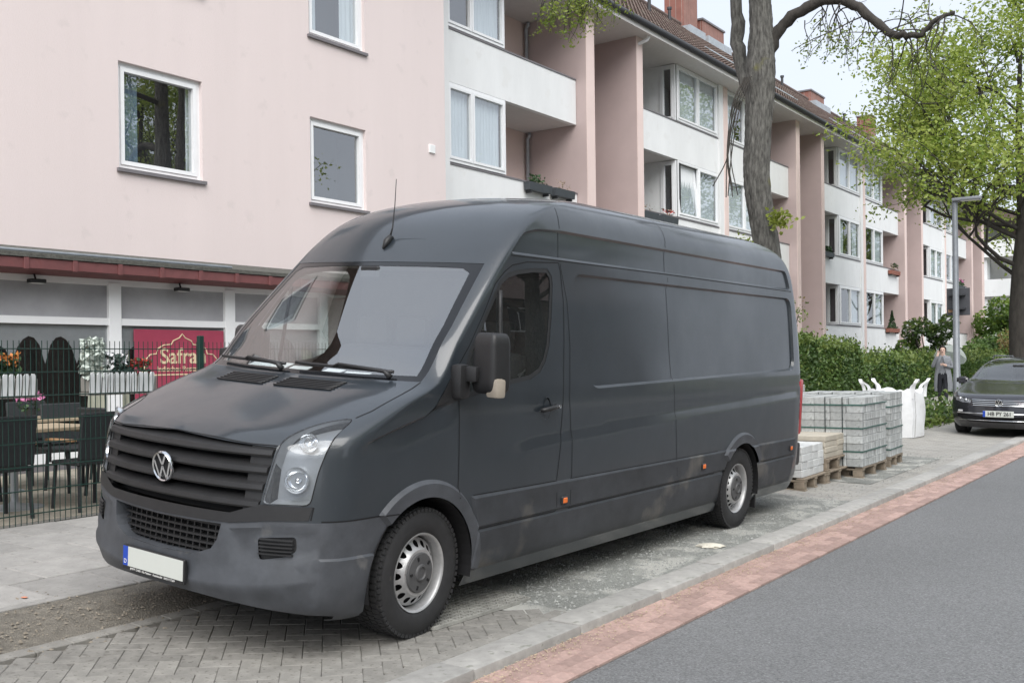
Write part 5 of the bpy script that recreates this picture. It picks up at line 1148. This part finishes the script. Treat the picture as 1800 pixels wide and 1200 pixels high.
# ------------------------------------------------------------------ dark estate car
m_cpaint = M('car_paint', (.022, .022, .028), .22, var=.05, coat=.8)
car = Body(
 YF=[(.16,.16),(.26,.04),(.40,.0),(.55,.01),(.66,.04),(.73,.09),(.78,.20),(.84,.45),(.91,.78),(.97,1.05),(1.00,1.20),(1.15,1.47),(1.30,1.76),(1.38,1.98),(1.43,2.25),(1.455,2.7),(1.46,3.2)],
 A=[(.16,.16),(.7,.16),(.85,.14),(1.0,.14),(1.2,.14),(1.46,.15)], B=[(.16,.34),(.7,.36),(.85,.30),(.95,.16),(1.0,.12),(1.2,.12),(1.46,.2)], Mx=[(.16,2.4),(.7,2.4),(.9,3.0),(1.46,3.0)],
 Wd=[(.16,.84),(.26,.88),(.45,.91),(.65,.915),(.85,.905),(.95,.88),(1.05,.82),(1.2,.745),(1.35,.65),(1.41,.57),(1.445,.42),(1.457,.2),(1.46,.02)],
 YR=[(.16,4.55),(.4,4.72),(.8,4.74),(1.0,4.66),(1.2,4.5),(1.38,4.3),(1.45,3.9),(1.46,3.6)], z0=.16, z1=1.46, br=.2, mr=3., side=3.4)
cA, cB = (.86, .325), (3.65, .325)
c_ = car
c_.regf('hole', lambda X: (((X[:, 1]-cA[0])**2+(X[:, 2]-cA[1])**2 < .35**2) | ((X[:, 1]-cB[0])**2+(X[:, 2]-cB[1])**2 < .35**2)) & (abs(X[:, 0]) > .65))
for q in (cA, cB): c_.loops.append((c_.conv('s', circ(*q, .35, 36)), True))
c_.region('windscreen', 'f', [(0, 1.02), (.5, 1.022), (.72, 1.03), (.62, 1.33), (.55, 1.365), (0, 1.385)])
c_.region('glass', 's', [(1.75, 1.02), (4.1, 1.05), (3.9, 1.34), (2.1, 1.36)])
c_.region('lamp', 'f', [(.50, .62), (.66, .625), (.80, .66), (.86, .73), (.78, .735), (.62, .71), (.50, .68)])
c_.region('grille', 'f', [(0, .56), (.46, .57), (.49, .69), (0, .70)])
c_.region('intake', 'f', [(0, .27), (.55, .28), (.76, .36), (.74, .42), (0, .36)])
c_.mesh(.08, .05)
croot = THING('parked_car', 'dark grey estate car parked facing the van half on the pavement', 'car'); croot.matrix_world = Matrix.Translation((-3.54, 20.36, 0.0)) @ rotz(-.03) @ Matrix.Rotation(.02, 4, 'Y')
c_.obj('body', 'body', m_cpaint, croot); c_.obj('windscreen', 'windscreen', GLASS('car_screen', (.6, .66, .66), 2.4, .02), croot, push=-.002); c_.obj('window', 'glass', g_side, croot, push=-.002)
c_.obj('grille', 'grille', m_gap, croot, push=-.02); c_.obj('lower_intake', 'intake', m_gap, croot, push=-.015)
v_save = v; v = car
for k in range(4):
    sm = MB(); z = .575+.033*k; hw = .455+.008*k; sweep(sm, [-hw+2*hw*i/20 for i in range(21)], [(-.006, z), (-.01, z+.006), (-.006, z+.013), (.02, z+.013), (.02, z)]); sm.build('grille_bar', m_chrome, croot, fixn=True)
sm = MB(); sweep(sm, [-.76+1.52*i/24 for i in range(25)], [(-.006, .425), (-.010, .432), (-.006, .44), (.02, .44), (.02, .425)]); sm.build('chrome_strip', m_chrome, croot, fixn=True)
sm = MB(); sweep(sm, [-.74+1.48*i/24 for i in range(25)], [(-.006, .30), (-.010, .306), (-.006, .312), (.02, .312), (.02, .30)]); sm.build('chrome_strip', m_chrome, croot, fixn=True)
emblem(croot, .066, m_chrome, m_gap, Matrix.Translation((0, .018, .635)) @ Matrix.Rotation(pi/2+.1, 4, 'X'))
for sd in (1, -1):
    h = c_.obj('headlight', 'lamp', g_lamp, croot, (sd,), push=.002); c_.obj('lamp_housing', 'lamp', M('lamp_inner', (.35, .36, .38), .3, metal=.5), h, (sd,), push=-.02)
    for (x, z) in ((.60, .665), (.72, .685)):
        c = frontpt(sd*x, z, .02); sm = MB(); sm.lathe([(.032, .0), (.02, .012), (.001, .018)], 14, T=Matrix.Translation(c) @ Matrix.Rotation(pi/2, 4, 'X')); sm.build('lamp_lens', m_chrome, h, smooth=True)
    sm = MB(); sm.bevbox(sd*.66-.075, sd*.66+.075, .16, .19, .45, .485, .008); sm.build('fog_light', M('fog_lens', (.5, .5, .5), .2), croot)
    bm = bmesh.new(); bmesh.ops.create_cube(bm, size=1); bmesh.ops.bevel(bm, geom=bm.edges[:], offset=.2, segments=3, affect='EDGES')
    for w in bm.verts: w.co = Vector((w.co.x*.22, w.co.y*.13, w.co.z*.14))
    sm = MB(); sm.bm(bm, T=Matrix.Translation((sd*.99, 1.62, 1.0))); sm.box(sd*.84, sd*.95, 1.60, 1.65, .95, .98); sm.build('wing_mirror', m_cpaint, croot, smooth=True, ang=50)
    sm = MB(); sm.tube([(sd*.56, 2.2, 1.42), (sd*.56, 2.35, 1.485), (sd*.54, 4.0, 1.47), (sd*.53, 4.2, 1.40)], .014, 6); sm.build('roof_rail', m_blackgl, croot, smooth=True)
    for (cy, cz) in (cA, cB):
        sm = MB(); sm.lathe([(.21, -.09), (.23, -.105), (.30, -.105), (.325, -.08), (.325, .08), (.30, .105), (.23, .105), (.21, .09)], 40, axis='x'); wo = sm.build('wheel', m_rub, croot, (sd*.79, cy, cz), smooth=True, ang=40)
        sm = MB(); sm.lathe([(.215, .07*sd), (.19, .085*sd), (.05, .075*sd), (.001, .08*sd)], 30, axis='x'); sm.build('rim', m_steel, wo, smooth=True, ang=40)
v = v_save
b = MB(); b.bevbox(-.26, .26, -.014, .0, .375, .488, .004); cp = b.build('number_plate', m_plate, croot, (0, -.008, 0)); b = MB(); b.box(-.259, -.218, -.0165, -.0145, .377, .486); b.build('plate_band', m_blue, cp)
TEXT('HB PY 261', .098, 'plate_lettering', m_black, cp, (.022, -.0155, .431), (pi/2, 0, 0), extrude=.001, sx=.92, offset=.002)
b = MB(); b.box(-.7, .7, .5, 4.4, .2, .3); b.box(-.75, .75, .75, 3.9, .22, .8); b.build('underbody', m_gap, croot); b = MB(); b.box(-.7, .7, 1.5, 3.9, .8, .84); b.bevbox(-.65, -.15, 2.1, 2.3, .8, 1.25, .05); b.bevbox(.15, .65, 2.1, 2.3, .8, 1.25, .05); b.build('cabin_interior', m_cabin, croot)
b = MB(); b.bevbox(-.10, .10, 1.72, 1.75, 1.24, 1.31, .01); b.build('rear_view_mirror', m_black, croot)
# ------------------------------------------------------------------ person with an umbrella
m_skin = M('skin', (.62, .42, .34), .55, var=.05); m_coat = M('grey_coat', (.22, .23, .25), .9, var=.15, scale=20, bump=.2); m_trs = M('dark_trousers', (.02, .021, .028), .85, var=.2); m_shoe = M('white_shoe', (.70, .69, .64), .6); m_hair = M('dark_hair', (.03, .02, .016), .6, var=.2)
prs = THING('person', 'person in a long grey coat and white shoes on the phone under a clear umbrella', 'person', (-6.32, 28.75, gz(-6.32)), .12)
J = {'pel': (0, 0, .86, .135), 'sp': (0, 0, 1.05, .125), 'ch': (0, 0, 1.24, .145), 'nk': (0, -.005, 1.36, .052), 'hb': (0, -.015, 1.43, .070), 'ht': (0, -.02, 1.53, .075), 'hc': (0, -.015, 1.585, .045),
 'ls': (-.16, 0, 1.29, .062), 'le': (-.25, -.06, 1.05, .048), 'lw': (-.13, -.15, 1.30, .034), 'lh': (-.095, -.13, 1.42, .036), 'rs': (.16, 0, 1.29, .062), 're': (.23, -.02, 1.04, .048), 'rw': (.09, -.17, 1.10, .034), 'rh': (.03, -.19, 1.13, .036),
 'lhip': (-.085, 0, .80, .09), 'lk': (-.09, .03, .46, .062), 'la': (-.09, .10, .09, .042), 'lt': (-.10, -.05, .035, .036), 'rhip': (.085, 0, .80, .09), 'rk': (.085, -.08, .46, .062), 'ra': (.08, -.10, .09, .042), 'rt': (.085, -.25, .035, .036)}
ED = [('pel', 'sp'), ('sp', 'ch'), ('ch', 'nk'), ('nk', 'hb'), ('hb', 'ht'), ('ht', 'hc'), ('ch', 'ls'), ('ls', 'le'), ('le', 'lw'), ('lw', 'lh'), ('ch', 'rs'), ('rs', 're'), ('re', 'rw'), ('rw', 'rh'), ('pel', 'lhip'), ('lhip', 'lk'), ('lk', 'la'), ('la', 'lt'), ('pel', 'rhip'), ('rhip', 'rk'), ('rk', 'ra'), ('ra', 'rt')]
ks = list(J); F5 = []
for nm, base, dirs in (('l', 'lh', [(-.02, -.01, .05), (-.005, -.015, .06), (.01, -.015, .058), (.02, -.01, .05), (.03, .02, .02)]), ('r', 'rh', [(-.05, -.01, .02), (-.055, -.01, .005), (-.052, -.008, -.01), (-.045, -.005, -.022), (-.01, -.02, .035)])):
    for i, d in enumerate(dirs):
        b0 = J[base]; k1, k2 = '%sf%d' % (nm, i), '%sg%d' % (nm, i); J[k1] = (b0[0]+d[0]*.6, b0[1]+d[1]*.6, b0[2]+d[2]*.6, .010); J[k2] = (b0[0]+d[0]*1.4, b0[1]+d[1]*2, b0[2]+d[2]*1.3, .008); ED += [(base, k1), (k1, k2)]
ks = list(J); me = bpy.data.meshes.new('body'); me.from_pydata([J[k][:3] for k in ks], [(ks.index(a), ks.index(b)) for a, b in ED], []); po = OBJ('body', me, prs)
md = po.modifiers.new('skin', 'SKIN'); sv = me.skin_vertices[0].data if me.skin_vertices else None
if sv is None:
    bm = bmesh.new(); bm.from_mesh(me); bm.verts.layers.skin.verify(); bm.to_mesh(me); bm.free(); sv = me.skin_vertices[0].data
for i, k in enumerate(ks): sv[i].radius = (J[k][3], J[k][3]); sv[i].use_root = (k == 'pel')
md2 = po.modifiers.new('sub', 'SUBSURF'); md2.levels = md2.render_levels = 2
dg = bpy.context.evaluated_depsgraph_get(); dg.update(); nm_ = bpy.data.meshes.new_from_object(po.evaluated_get(dg)); po.modifiers.clear(); po.data = nm_; nm_.name = 'body'
for m_ in (m_skin, m_trs, m_shoe, m_coat): nm_.materials.append(m_)
for p in nm_.polygons:
    c = p.center; p.use_smooth = True; hand = (c - Vector(J['lh'][:3])).length < .085 or (c - Vector(J['rh'][:3])).length < .085
    p.material_index = 2 if c.z < .085 else 1 if c.z < .9 and abs(c.x) < .2 else 0 if (c.z > 1.345 or hand) else 3
b = MB(); prof = [(.20, .42), (.205, .60), (.185, .85), (.16, 1.02), (.175, 1.15), (.185, 1.27), (.12, 1.335), (.075, 1.37)]; n = 28; vs = []
for (rr, z) in prof:
    for k in range(n+1):
        a = -pi/2+(.60 if z < .9 else .35)+(2*pi-(1.2 if z < .9 else .7))*k/n if z < 1.2 else -pi/2+.16+(2*pi-.32)*k/n; vs.append((rr*1.12*math.cos(a)*(1+.04*math.sin(5*a+z*3)), rr*.85*math.sin(a), z))
b.add(vs, [(i*(n+1)+k, i*(n+1)+k+1, (i+1)*(n+1)+k+1, (i+1)*(n+1)+k) for i in range(len(prof)-1) for k in range(n)]); b.build('coat', m_coat, prs, smooth=True)
b = MB(); bm = bmesh.new(); bmesh.ops.create_icosphere(bm, subdivisions=3, radius=.092)
for w in bm.verts: w.co = Vector((w.co.x, w.co.y*1.08+.018, w.co.z*1.15))
bmesh.ops.delete(bm, geom=[w for w in bm.verts if w.co.y < -.035 and w.co.z < .055], context='VERTS'); b.bm(bm, T=Matrix.Translation((0, -.01, 1.52))); b.build('hair', m_hair, prs, smooth=True)
b = MB()
for sx in (-1, 1): b.bevbox(sx*.03-.012, sx*.03+.012, -.096, -.088, 1.505, 1.517, .003)
b.bevbox(-.02, .02, -.097, -.088, 1.445, 1.452, .002); b.build('eyes_and_mouth', m_hair, prs); b = MB(); b.tube([(0, -.085, 1.51), (0, -.108, 1.475), (0, -.09, 1.468)], [.008, .013, .010], 6); b.build('nose', m_skin, prs, smooth=True)
b = MB(); b.bevbox(-.0, .0+.012, -.06, .0, -.02, .11, .004); TAG(b.build('phone', m_blackgl, None, smooth=False), 'dark phone held to the ear of the person under the umbrella', 'phone').matrix_world = prs.matrix_basis @ Matrix.Translation((-.092, -.06, 1.43))
um = THING('umbrella', 'translucent white dome umbrella held behind the head of the person', 'umbrella'); um.matrix_world = Matrix.Translation((-6.22, 29.12, gz(-6.3)+1.30)) @ Matrix.Rotation(-.45, 4, 'X') @ Matrix.Rotation(.12, 4, 'Y')
m_umb = bpy.data.materials.new('umbrella_film'); m_umb.use_nodes = True; t_ = m_umb.node_tree; t_.nodes.remove(t_.nodes['Principled BSDF']); a1 = nd(t_, 'BsdfTransparent'); a1.inputs[0].default_value = (.9, .95, .93, 1); a2 = nd(t_, 'BsdfTranslucent'); a2.inputs[0].default_value = (.75, .8, .76, 1); a3 = nd(t_, 'BsdfDiffuse'); a3.inputs[0].default_value = (.7, .74, .70, 1); x1_ = nd(t_, 'MixShader'); x2_ = nd(t_, 'MixShader'); x1_.inputs[0].default_value = .5; x2_.inputs[0].default_value = .55
for a, b_ in ((a2, x1_.inputs[1]), (a3, x1_.inputs[2]), (a1, x2_.inputs[1]), (x1_, x2_.inputs[2]), (x2_, t_.nodes['Material Output'].inputs[0])): t_.links.new(a.outputs[0], b_)
b = MB(); vs = []; R_ = .42; n = 32
for i in range(9):
    th = i/8*1.25
    for k in range(n): ph = 2*pi*k/n; sc = 1-.05*abs(math.sin(4*ph))*(i/8)**2; vs.append((R_*math.sin(th)/math.sin(1.25)*math.cos(ph)*sc, R_*math.sin(th)/math.sin(1.25)*math.sin(ph)*sc, .34*(math.cos(th)-math.cos(1.25))/(1-math.cos(1.25))))
b.add(vs, [(i*n+k, i*n+(k+1) % n, (i+1)*n+(k+1) % n, (i+1)*n+k) for i in range(8) for k in range(n)]); b.build('canopy', m_umb, um, smooth=True)
for k in range(8):
    b = MB(); ph = 2*pi*(k+.0)/8; b.tube([(R_*math.sin(i/8*1.25)/math.sin(1.25)*math.cos(ph), R_*math.sin(i/8*1.25)/math.sin(1.25)*math.sin(ph), .335*(math.cos(i/8*1.25)-math.cos(1.25))/(1-math.cos(1.25))) for i in range(9)], .004, 4); b.build('rib', m_galv, um)
b = MB(); b.tube([(0, 0, -.42), (0, 0, .37)], .007, 6); b.build('shaft', m_galv, um)
# ------------------------------------------------------------------ trees, hedges, shrubs
def LEAF(name, c1, c2, tr=.4):
    m = bpy.data.materials.new(name); m.use_nodes = True; t = m.node_tree; L = t.links.new; t.nodes.remove(t.nodes['Principled BSDF'])
    n = nd(t, 'TexNoise'); n.inputs['Scale'].default_value = .9; n.inputs['Detail'].default_value = 6; tc = nd(t, 'TexCoord'); L(tc.outputs['Object'], n.inputs['Vector'])
    r = nd(t, 'ValToRGB'); r.color_ramp.elements[0].position = .35; r.color_ramp.elements[1].position = .65; r.color_ramp.elements[0].color = (*c1, 1); r.color_ramp.elements[1].color = (*c2, 1); L(n.outputs['Fac'], r.inputs[0])
    a = nd(t, 'BsdfDiffuse'); b = nd(t, 'BsdfTranslucent'); x = nd(t, 'MixShader'); x.inputs[0].default_value = tr; L(r.outputs[0], a.inputs[0]); L(r.outputs[0], b.inputs[0]); L(a.outputs[0], x.inputs[1]); L(b.outputs[0], x.inputs[2])
    g = nd(t, 'BsdfGlossy'); g.inputs['Roughness'].default_value = .45; y = nd(t, 'MixShader'); y.inputs[0].default_value = .04; L(x.outputs[0], y.inputs[1]); L(g.outputs[0], y.inputs[2]); L(y.outputs[0], t.nodes['Material Output'].inputs[0]); return m
m_bark = M('bark', (.024, .0225, .02), .95, scale=30, bump=1.0, bscale=40, stretch=(1, 1, .22), spots=(.12, .115, .05), spotscale=2.2, spotth=.62, col2=(.175, .17, .155), detail=8)
m_bark2 = M('bark_dark', (.045, .04, .035), .95, var=.4, scale=9, bump=.8, bscale=30, stretch=(1, 1, .3))
l_y = LEAF('young_leaf', (.17, .23, .03), (.30, .34, .07)); l_y2 = LEAF('pale_spring_leaf', (.24, .32, .04), (.42, .48, .12), .5); l_g = LEAF('spring_leaf', (.12, .20, .025), (.26, .34, .06)); l_g2 = LEAF('deep_green_leaf', (.05, .10, .015), (.11, .19, .03)); l_h = LEAF('hedge_leaf', (.035, .075, .018), (.09, .155, .035), .25); l_h2 = LEAF('hedge_tip', (.10, .16, .035), (.17, .22, .05), .25); l_b = LEAF('bronze_leaf', (.16, .11, .04), (.24, .19, .07), .3)  # deep green is a second leaf tone for crowns and bushes
def limb(mb, P, r0, r1, n=8, wob=0, rr=None, k=5, bumpy=0):
    C = catmull(P, k); N = len(C); rad = []
    for i in range(N):
        if wob and 0 < i < N-1: C[i] = C[i]+Vector((rr.gauss(0, wob), rr.gauss(0, wob), rr.gauss(0, wob)))
        t = i/(N-1); rad.append((r0+(r1-r0)*t)*(1+(rr.uniform(-bumpy, bumpy) if bumpy else 0)))
    mb.tube(C, rad, n); return C
def grow(mb, tips, p, d, L_, r, depth, rr, up=.15, spread=.6):
    q = p; pts = [p]; dd = d.normalized()
    for k in range(4):
        dd = (dd+Vector((rr.gauss(0, .20), rr.gauss(0, .20), rr.gauss(up*.4, .14)))).normalized(); q = q+dd*L_/4; pts.append(q)
    mb.tube(pts, [r*(1-.12*k) for k in range(5)], 6 if r > .04 else 4, cap=False)
    if depth <= 0: tips.append((pts, dd)); return
    for k in range(rr.choice((2, 3, 3))):
        s_ = pts[rr.choice((2, 3, 4))]; nd_ = (dd+Vector((rr.gauss(0, spread), rr.gauss(0, spread), rr.gauss(up, spread*.6)))).normalized(); grow(mb, tips, s_, nd_, L_*rr.uniform(.6, .85), r*.58, depth-1, rr, up, spread)
def leaves(tips, rr, n, s_, rad, cond=None, droop=0):
    lb = MB()
    for pts, dd in tips:
        for _ in range(n):
            p = pts[rr.randint(1, 4)]+Vector((rr.gauss(0, rad), rr.gauss(0, rad), rr.gauss(-droop, rad*.6)))
            if cond and not cond(p): continue
            leafquad(lb, p, s_*rr.uniform(.6, 1.25), rr, 0 if rr.random() < .7 else 1, up=-.2)
    return lb
# --- tree behind the van
T1 = Vector((-5.5, 14.15, gz(-5.5)))
t1 = THING('street_tree', 'thick barked street tree rising behind the van with one long curved limb', 'tree', tuple(T1)); rr = random.Random(11)
def L1(p): return Vector(p)-T1
tb = MB(); C = catmull([(0, 0, -.1), (.0, 0, .5), (.0, .0, 1.6), (.02, .0, 2.9), (-.06, -.12, 3.95), (-.02, -.05, 5.2), (-.02, 0, 6.1), (-.02, -.02, 7.2), (.1, .1, 9), (.2, .3, 11)], 22); N = len(C); rads = []
prof = pchip([(0, .38), (.05, .31), (.16, .245), (.28, .205), (.38, .172), (.5, .178), (.58, .20), (.68, .155), (.8, .13), (1, .07)]); ph_ = [rr.random()*6.28 for _ in range(8)]; vs = []; nn = 72
for i, c in enumerate(C):
    R0 = prof(i/(N-1))
    for k in range(nn):
        a = 2*pi*k/nn; R1 = R0*(1+.04*math.sin(3*a+c.z*.7)+.025*math.sin(7*a+c.z*1.7))+.011*abs(math.sin(11*a+1.5*math.sin(c.z*2.3+ph_[0])+.8*math.sin(c.z*7+3*a)))-.010*max(0, math.sin(c.z*9+5*math.sin(4*a+ph_[1])+a*6))+rr.uniform(-.005, .005); vs.append((c.x+R1*math.cos(a), c.y+R1*math.sin(a), c.z))
tb.add(vs, [(i*nn+k, i*nn+(k+1) % nn, (i+1)*nn+(k+1) % nn, (i+1)*nn+k) for i in range(N-1) for k in range(nn)]); tb.build('trunk', m_bark, t1, smooth=True)
lb = MB(); limb(lb, [L1(p) for p in ((-5.55, 14.2, 5.1), (-5.80, 14.3, 5.55), (-5.93, 14.3, 6.05), (-5.96, 14.3, 6.8), (-6.2, 14.2, 8.2), (-6.9, 13.8, 9.6))], .13, .06, 10, .012, rr, 5, .12); lb.build('limb', m_bark, t1, smooth=True)
lb = MB(); main = limb(lb, [L1(p) for p in ((-5.5, 14.2, 5.75), (-5.33, 14.3, 6.18), (-5.05, 14.3, 6.40), (-4.64, 14.3, 6.50), (-4.25, 14.3, 6.36), (-3.85, 14.3, 5.94), (-3.6, 14.3, 5.82), (-3.36, 14.3, 5.80), (-3.14, 14.3, 5.95), (-2.95, 14.35, 6.0))], .098, .022, 10, .012, rr, 5, .10); lb.build('limb', m_bark2, t1, smooth=True)
tips = []; tw = MB()
for i in list(range(14, len(main)-2, 2)):
    for _ in range(2): d = Vector((rr.gauss(0, .5), rr.gauss(0, .5), rr.gauss(-.25, .6))); grow(tw, tips, main[i], d, rr.uniform(.35, .7), .012, 1, rr, -.25, .5)
# drooping twigs under the limb
for (x, z) in ((-4.95, 6.3), (-4.7, 6.42), (-4.45, 6.4), (-4.25, 6.2), (-4.1, 6.1)):
    grow(tw, tips, L1((x, 14.35, z)), Vector((rr.gauss(-.1, .3), rr.gauss(0, .3), -.9)), .42, .009, 1, rr, -.5, .35)
br = catmull([L1(p) for p in ((-5.5, 14.1, 7.3), (-5.8, 13.0, 7.3), (-6.2, 12.0, 6.9), (-6.65, 11.3, 6.45), (-7.1, 10.95, 6.25))], 6); tw.tube(br, [.06-.05*i/len(br) for i in range(len(br))], 6)
ntop = len(tips)
for i in range(13, len(br), 1):
    for _ in range(4): grow(tw, tips, br[i], Vector((rr.gauss(.25, .6), rr.gauss(0, .4), rr.gauss(-.55, .35))), rr.uniform(.28, .5), .008, 1, rr, -.3, .5)
for _ in range(14): grow(tw, tips, Vector((rr.gauss(0, .2), rr.gauss(0, .2), rr.uniform(7.4, 10.5))), Vector((rr.gauss(0, 1), rr.gauss(0, 1), rr.gauss(.6, .4))), 1.9, .06, 2, rr, .2, .6)
# dry creeper twigs hanging on the trunk
for k in range(7):
    x0 = rr.uniform(-5.75, -5.6); tw.tube(catmull([L1(p) for p in ((x0+.05, 13.85, 5.5), (x0-.1, 13.75, 5.0+rr.uniform(-.1, .1)), (x0-.18+rr.gauss(0, .05), 13.7, 4.4), (x0-.2+rr.gauss(0, .08), 13.7, rr.uniform(3.7, 4.1)))], 5), .008, 4)
tw.build('twigs', m_bark2, t1)
lv = leaves(tips, rr, 14, .027, .06, droop=.03)
for _ in range(120): leafquad(lv, L1((-5.2+rr.gauss(0, .09), 13.9, 3.45+rr.gauss(0, .07))), .045, rr); leafquad(lv, L1((-5.72+rr.gauss(0, .08), 13.85, 3.1+rr.gauss(0, .07))), .04, rr)
lv.build('crown', [l_y, l_g], t1)
# --- leafy tree farther along
def bigtree(name, label, pos, seed, H=1.0, lim=None, n=46, s_=.085, mats=None, depth=3):
    t = THING(name, label, 'tree', pos); rr = random.Random(seed); mb = MB(); tips = []
    C = catmull([(0, 0, -.1), (.02, 0, 1), (-.05, .05, 2.6), (0, 0, 4.2*H), (.1, 0, 6*H), (0, .1, 8.5*H), (.1, 0, 11.5*H)], 6); mb.tube(C, [max(.05, .44-.39*i/(len(C)-1)) for i in range(len(C))], 14)
    for z, d, L_ in ((3.9, (-1, -.1, .75), 3.0), (4.3, (-.9, -.6, .55), 2.8), (4.6, (.9, -.3, .7), 3.0), (5.2, (-1, .3, .5), 3.1), (5.8, (.2, -1, .5), 2.7), (6.5, (-.8, -.3, .6), 2.8), (7.2, (.8, .3, .5), 2.6), (7.8, (-.9, .2, .6), 2.5), (8.6, (-.3, -.8, .7), 2.3), (9.4, (-.6, .2, .9), 2.2), (10.4, (.3, .1, 1), 2.0), (8.2, (.6, -.6, .5), 2.3), (5.6, (-1, 0, .4), 3.2), (6.6, (-1, -.25, .15), 3.1), (5.2, (-.9, -.5, .4), 3.2), (6.0, (-1, .1, .3), 3.4), (6.9, (-1, -.2, .35), 3.2), (5.5, (-.5, -.9, .3), 3.0), (11, (-.4, 0, 1), 2.0)):
        grow(mb, tips, Vector((0, 0, z*H)), Vector(d), L_*H, .080*(1.3-z/14), depth, rr, .10, .55)
    mb.build('trunk', m_bark2, t, smooth=True)
    lv = leaves(tips, rr, n, s_, .40, lim, .12); lv.build('crown', mats or [l_g, l_g2], t); return t
t2 = bigtree('leafy_tree', 'big spring green tree with dark trunk standing behind the parked car', (-5.75, 37.2, .1), 21, 1.0, None, 92, .080, [l_y2, l_g])
for i, p in enumerate(((9.2, 9.5, 0), (9.4, -4, 0), (9.3, 24, 0))):
    c = copy_tree(t2); c.location = p; c.rotation_euler = (0, 0, 1.3*i+.6); c['label'] = ['spring green tree across the road in front of the white house', 'spring green tree across the road in front of the buff house', 'spring green tree across the road in front of the brick coloured house'][i]
# --- hedges and shrubs
def hedge(name, label, x0, x1, y0, y1, h, n, s_, mats=(l_h, l_h2), seed=1, rag=.12, cat='hedge'):
    t = THING(name, label, cat, ((x0+x1)/2, (y0+y1)/2, gz(x1)-.03)); rr = random.Random(seed); a, b = (x1-x0)/2, (y1-y0)/2
    def hh(y): return h*(1+.05*math.sin(y*1.3+seed)+.03*math.sin(y*3.1))
    core = MB(); core.bevbox(-a+.12, a-.12, -b+.12, b-.12, 0, h*.86, .15); core.build('dark_core', m_bark2, t)  # solid dark box added to block the view through the leaves
    lb = MB()
    for _ in range(n):
        y = rr.uniform(-b, b); H_ = hh(y); u = rr.random(); pr = H_+2*a*.8+.6
        u *= pr
        if u < H_: p = (a+rr.gauss(0, .05)-.12*(u/H_)**4, y, u); up = 0
        elif u < H_+1.6*a: p = (rr.uniform(-a, a), y, H_+rr.gauss(0, rag*.4)+(rr.random()**4)*rag*2); up = 1
        else: sy = -1 if rr.random() < .85 else 1; p = (rr.uniform(-a, a), sy*(b+rr.gauss(0, .05)), rr.uniform(0, H_)); up = 0
        leafquad(lb, p, s_*rr.uniform(.5, 1.4), rr, 1 if (up and rr.random() < .75) or rr.random() < .12 else 0, up=.8 if up else .2)
    lb.build('foliage', list(mats), t); return t
hedge('clipped_hedge', 'tall dark green clipped hedge with light new shoots beside the pavement', -9.3, -8.0, 18.5, 27.2, 1.62, 36000, .048, seed=1, rag=.12)
hedge('clipped_hedge', 'lower green hedge beyond the tall one, behind the person with umbrella', -9.1, -8.0, 27.4, 52, 1.22, 26000, .06, seed=2, rag=.15)
hedge('verge_plants', 'low green ground plants on the verge beside the parked car', -5.75, -5.0, 20.6, 25.5, .22, 2500, .05, (l_h2, l_h), 4, .2, 'plants')
def bush(name, label, x, y, rx, ry, h, n, s_, mats, seed, flw=0, z0=None):
    t = THING(name, label, 'shrub', (x, y, gz(x)-.02 if z0 is None else z0)); rr = random.Random(seed); lb = MB(); st_ = MB()
    for k in range(7): a = rr.random()*6.28; st_.tube([(0, 0, 0), (.3*rx*math.cos(a), .3*ry*math.sin(a), h*.45), (.6*rx*math.cos(a), .6*ry*math.sin(a), h*.8)], [.05, .03, .015], 5)
    st_.build('stems', m_bark2, t)
    cl = [(rr.gauss(0, .45)*rx, rr.gauss(0, .45)*ry, h*(.25+.65*rr.random()), rr.uniform(.25, .5)) for _ in range(26)]
    for _ in range(n):
        c = rr.choice(cl); d = Vector((rr.gauss(0, 1), rr.gauss(0, 1), rr.gauss(0, 1))).normalized()*c[3]*rr.uniform(.7, 1.05); p = (c[0]+d.x*rx*.8, c[1]+d.y*ry*.8, max(.05, c[2]+d.z*h*.35))
        leafquad(lb, p, s_*rr.uniform(.6, 1.3), rr, (1 if d.z > .1 and rr.random() < .6 else 0) if not (flw and rr.random() < flw) else 2)
    lb.build('foliage', mats, t); return t
bush('flowering_shrub', 'open shrub with white blossoms in front of the apartment block', -8.9, 38.5, .95, 1.1, 2.7, 5500, .08, [l_h, l_h2, fl_w], 3, .10)
bush('garden_shrub', 'thin bare looking garden shrub against the first pink fin wall behind the van', -11.6, 31, .9, 1.6, 3.3, 700, .05, [l_h2, l_b], 5)
bush('garden_bush', 'tall fresh green bush behind the parked car before the far building', -10.4, 66, 2.4, 3.0, 4.6, 9000, .13, [l_g2, l_g], 6)
bush('bronze_bush', 'rounded bronze tinted bush behind the roof of the parked car', -7.6, 50, 1.5, 1.8, 2.4, 5000, .08, [l_b, l_h2], 7)
bush('garden_bush', 'broad dark green bush low behind the bronze bush', -9.0, 58, 3.0, 2.5, 2.6, 6000, .11, [l_h, l_g2], 8)
bush('garden_bush', 'dark evergreen bush at the foot of the far fin wall', -11.2, 60, 1.4, 3.5, 2.2, 5000, .10, [l_h, l_h2], 9)
bigtree('background_tree', 'pale green tree in the distance beyond the apartment block', (-3.5, 78, 0), 33, 1.0, None, 26, .14)
bigtree('background_tree', 'tall pale tree far along the road by the white building', (-9.5, 104, 0), 35, 1.15, None, 22, .18)
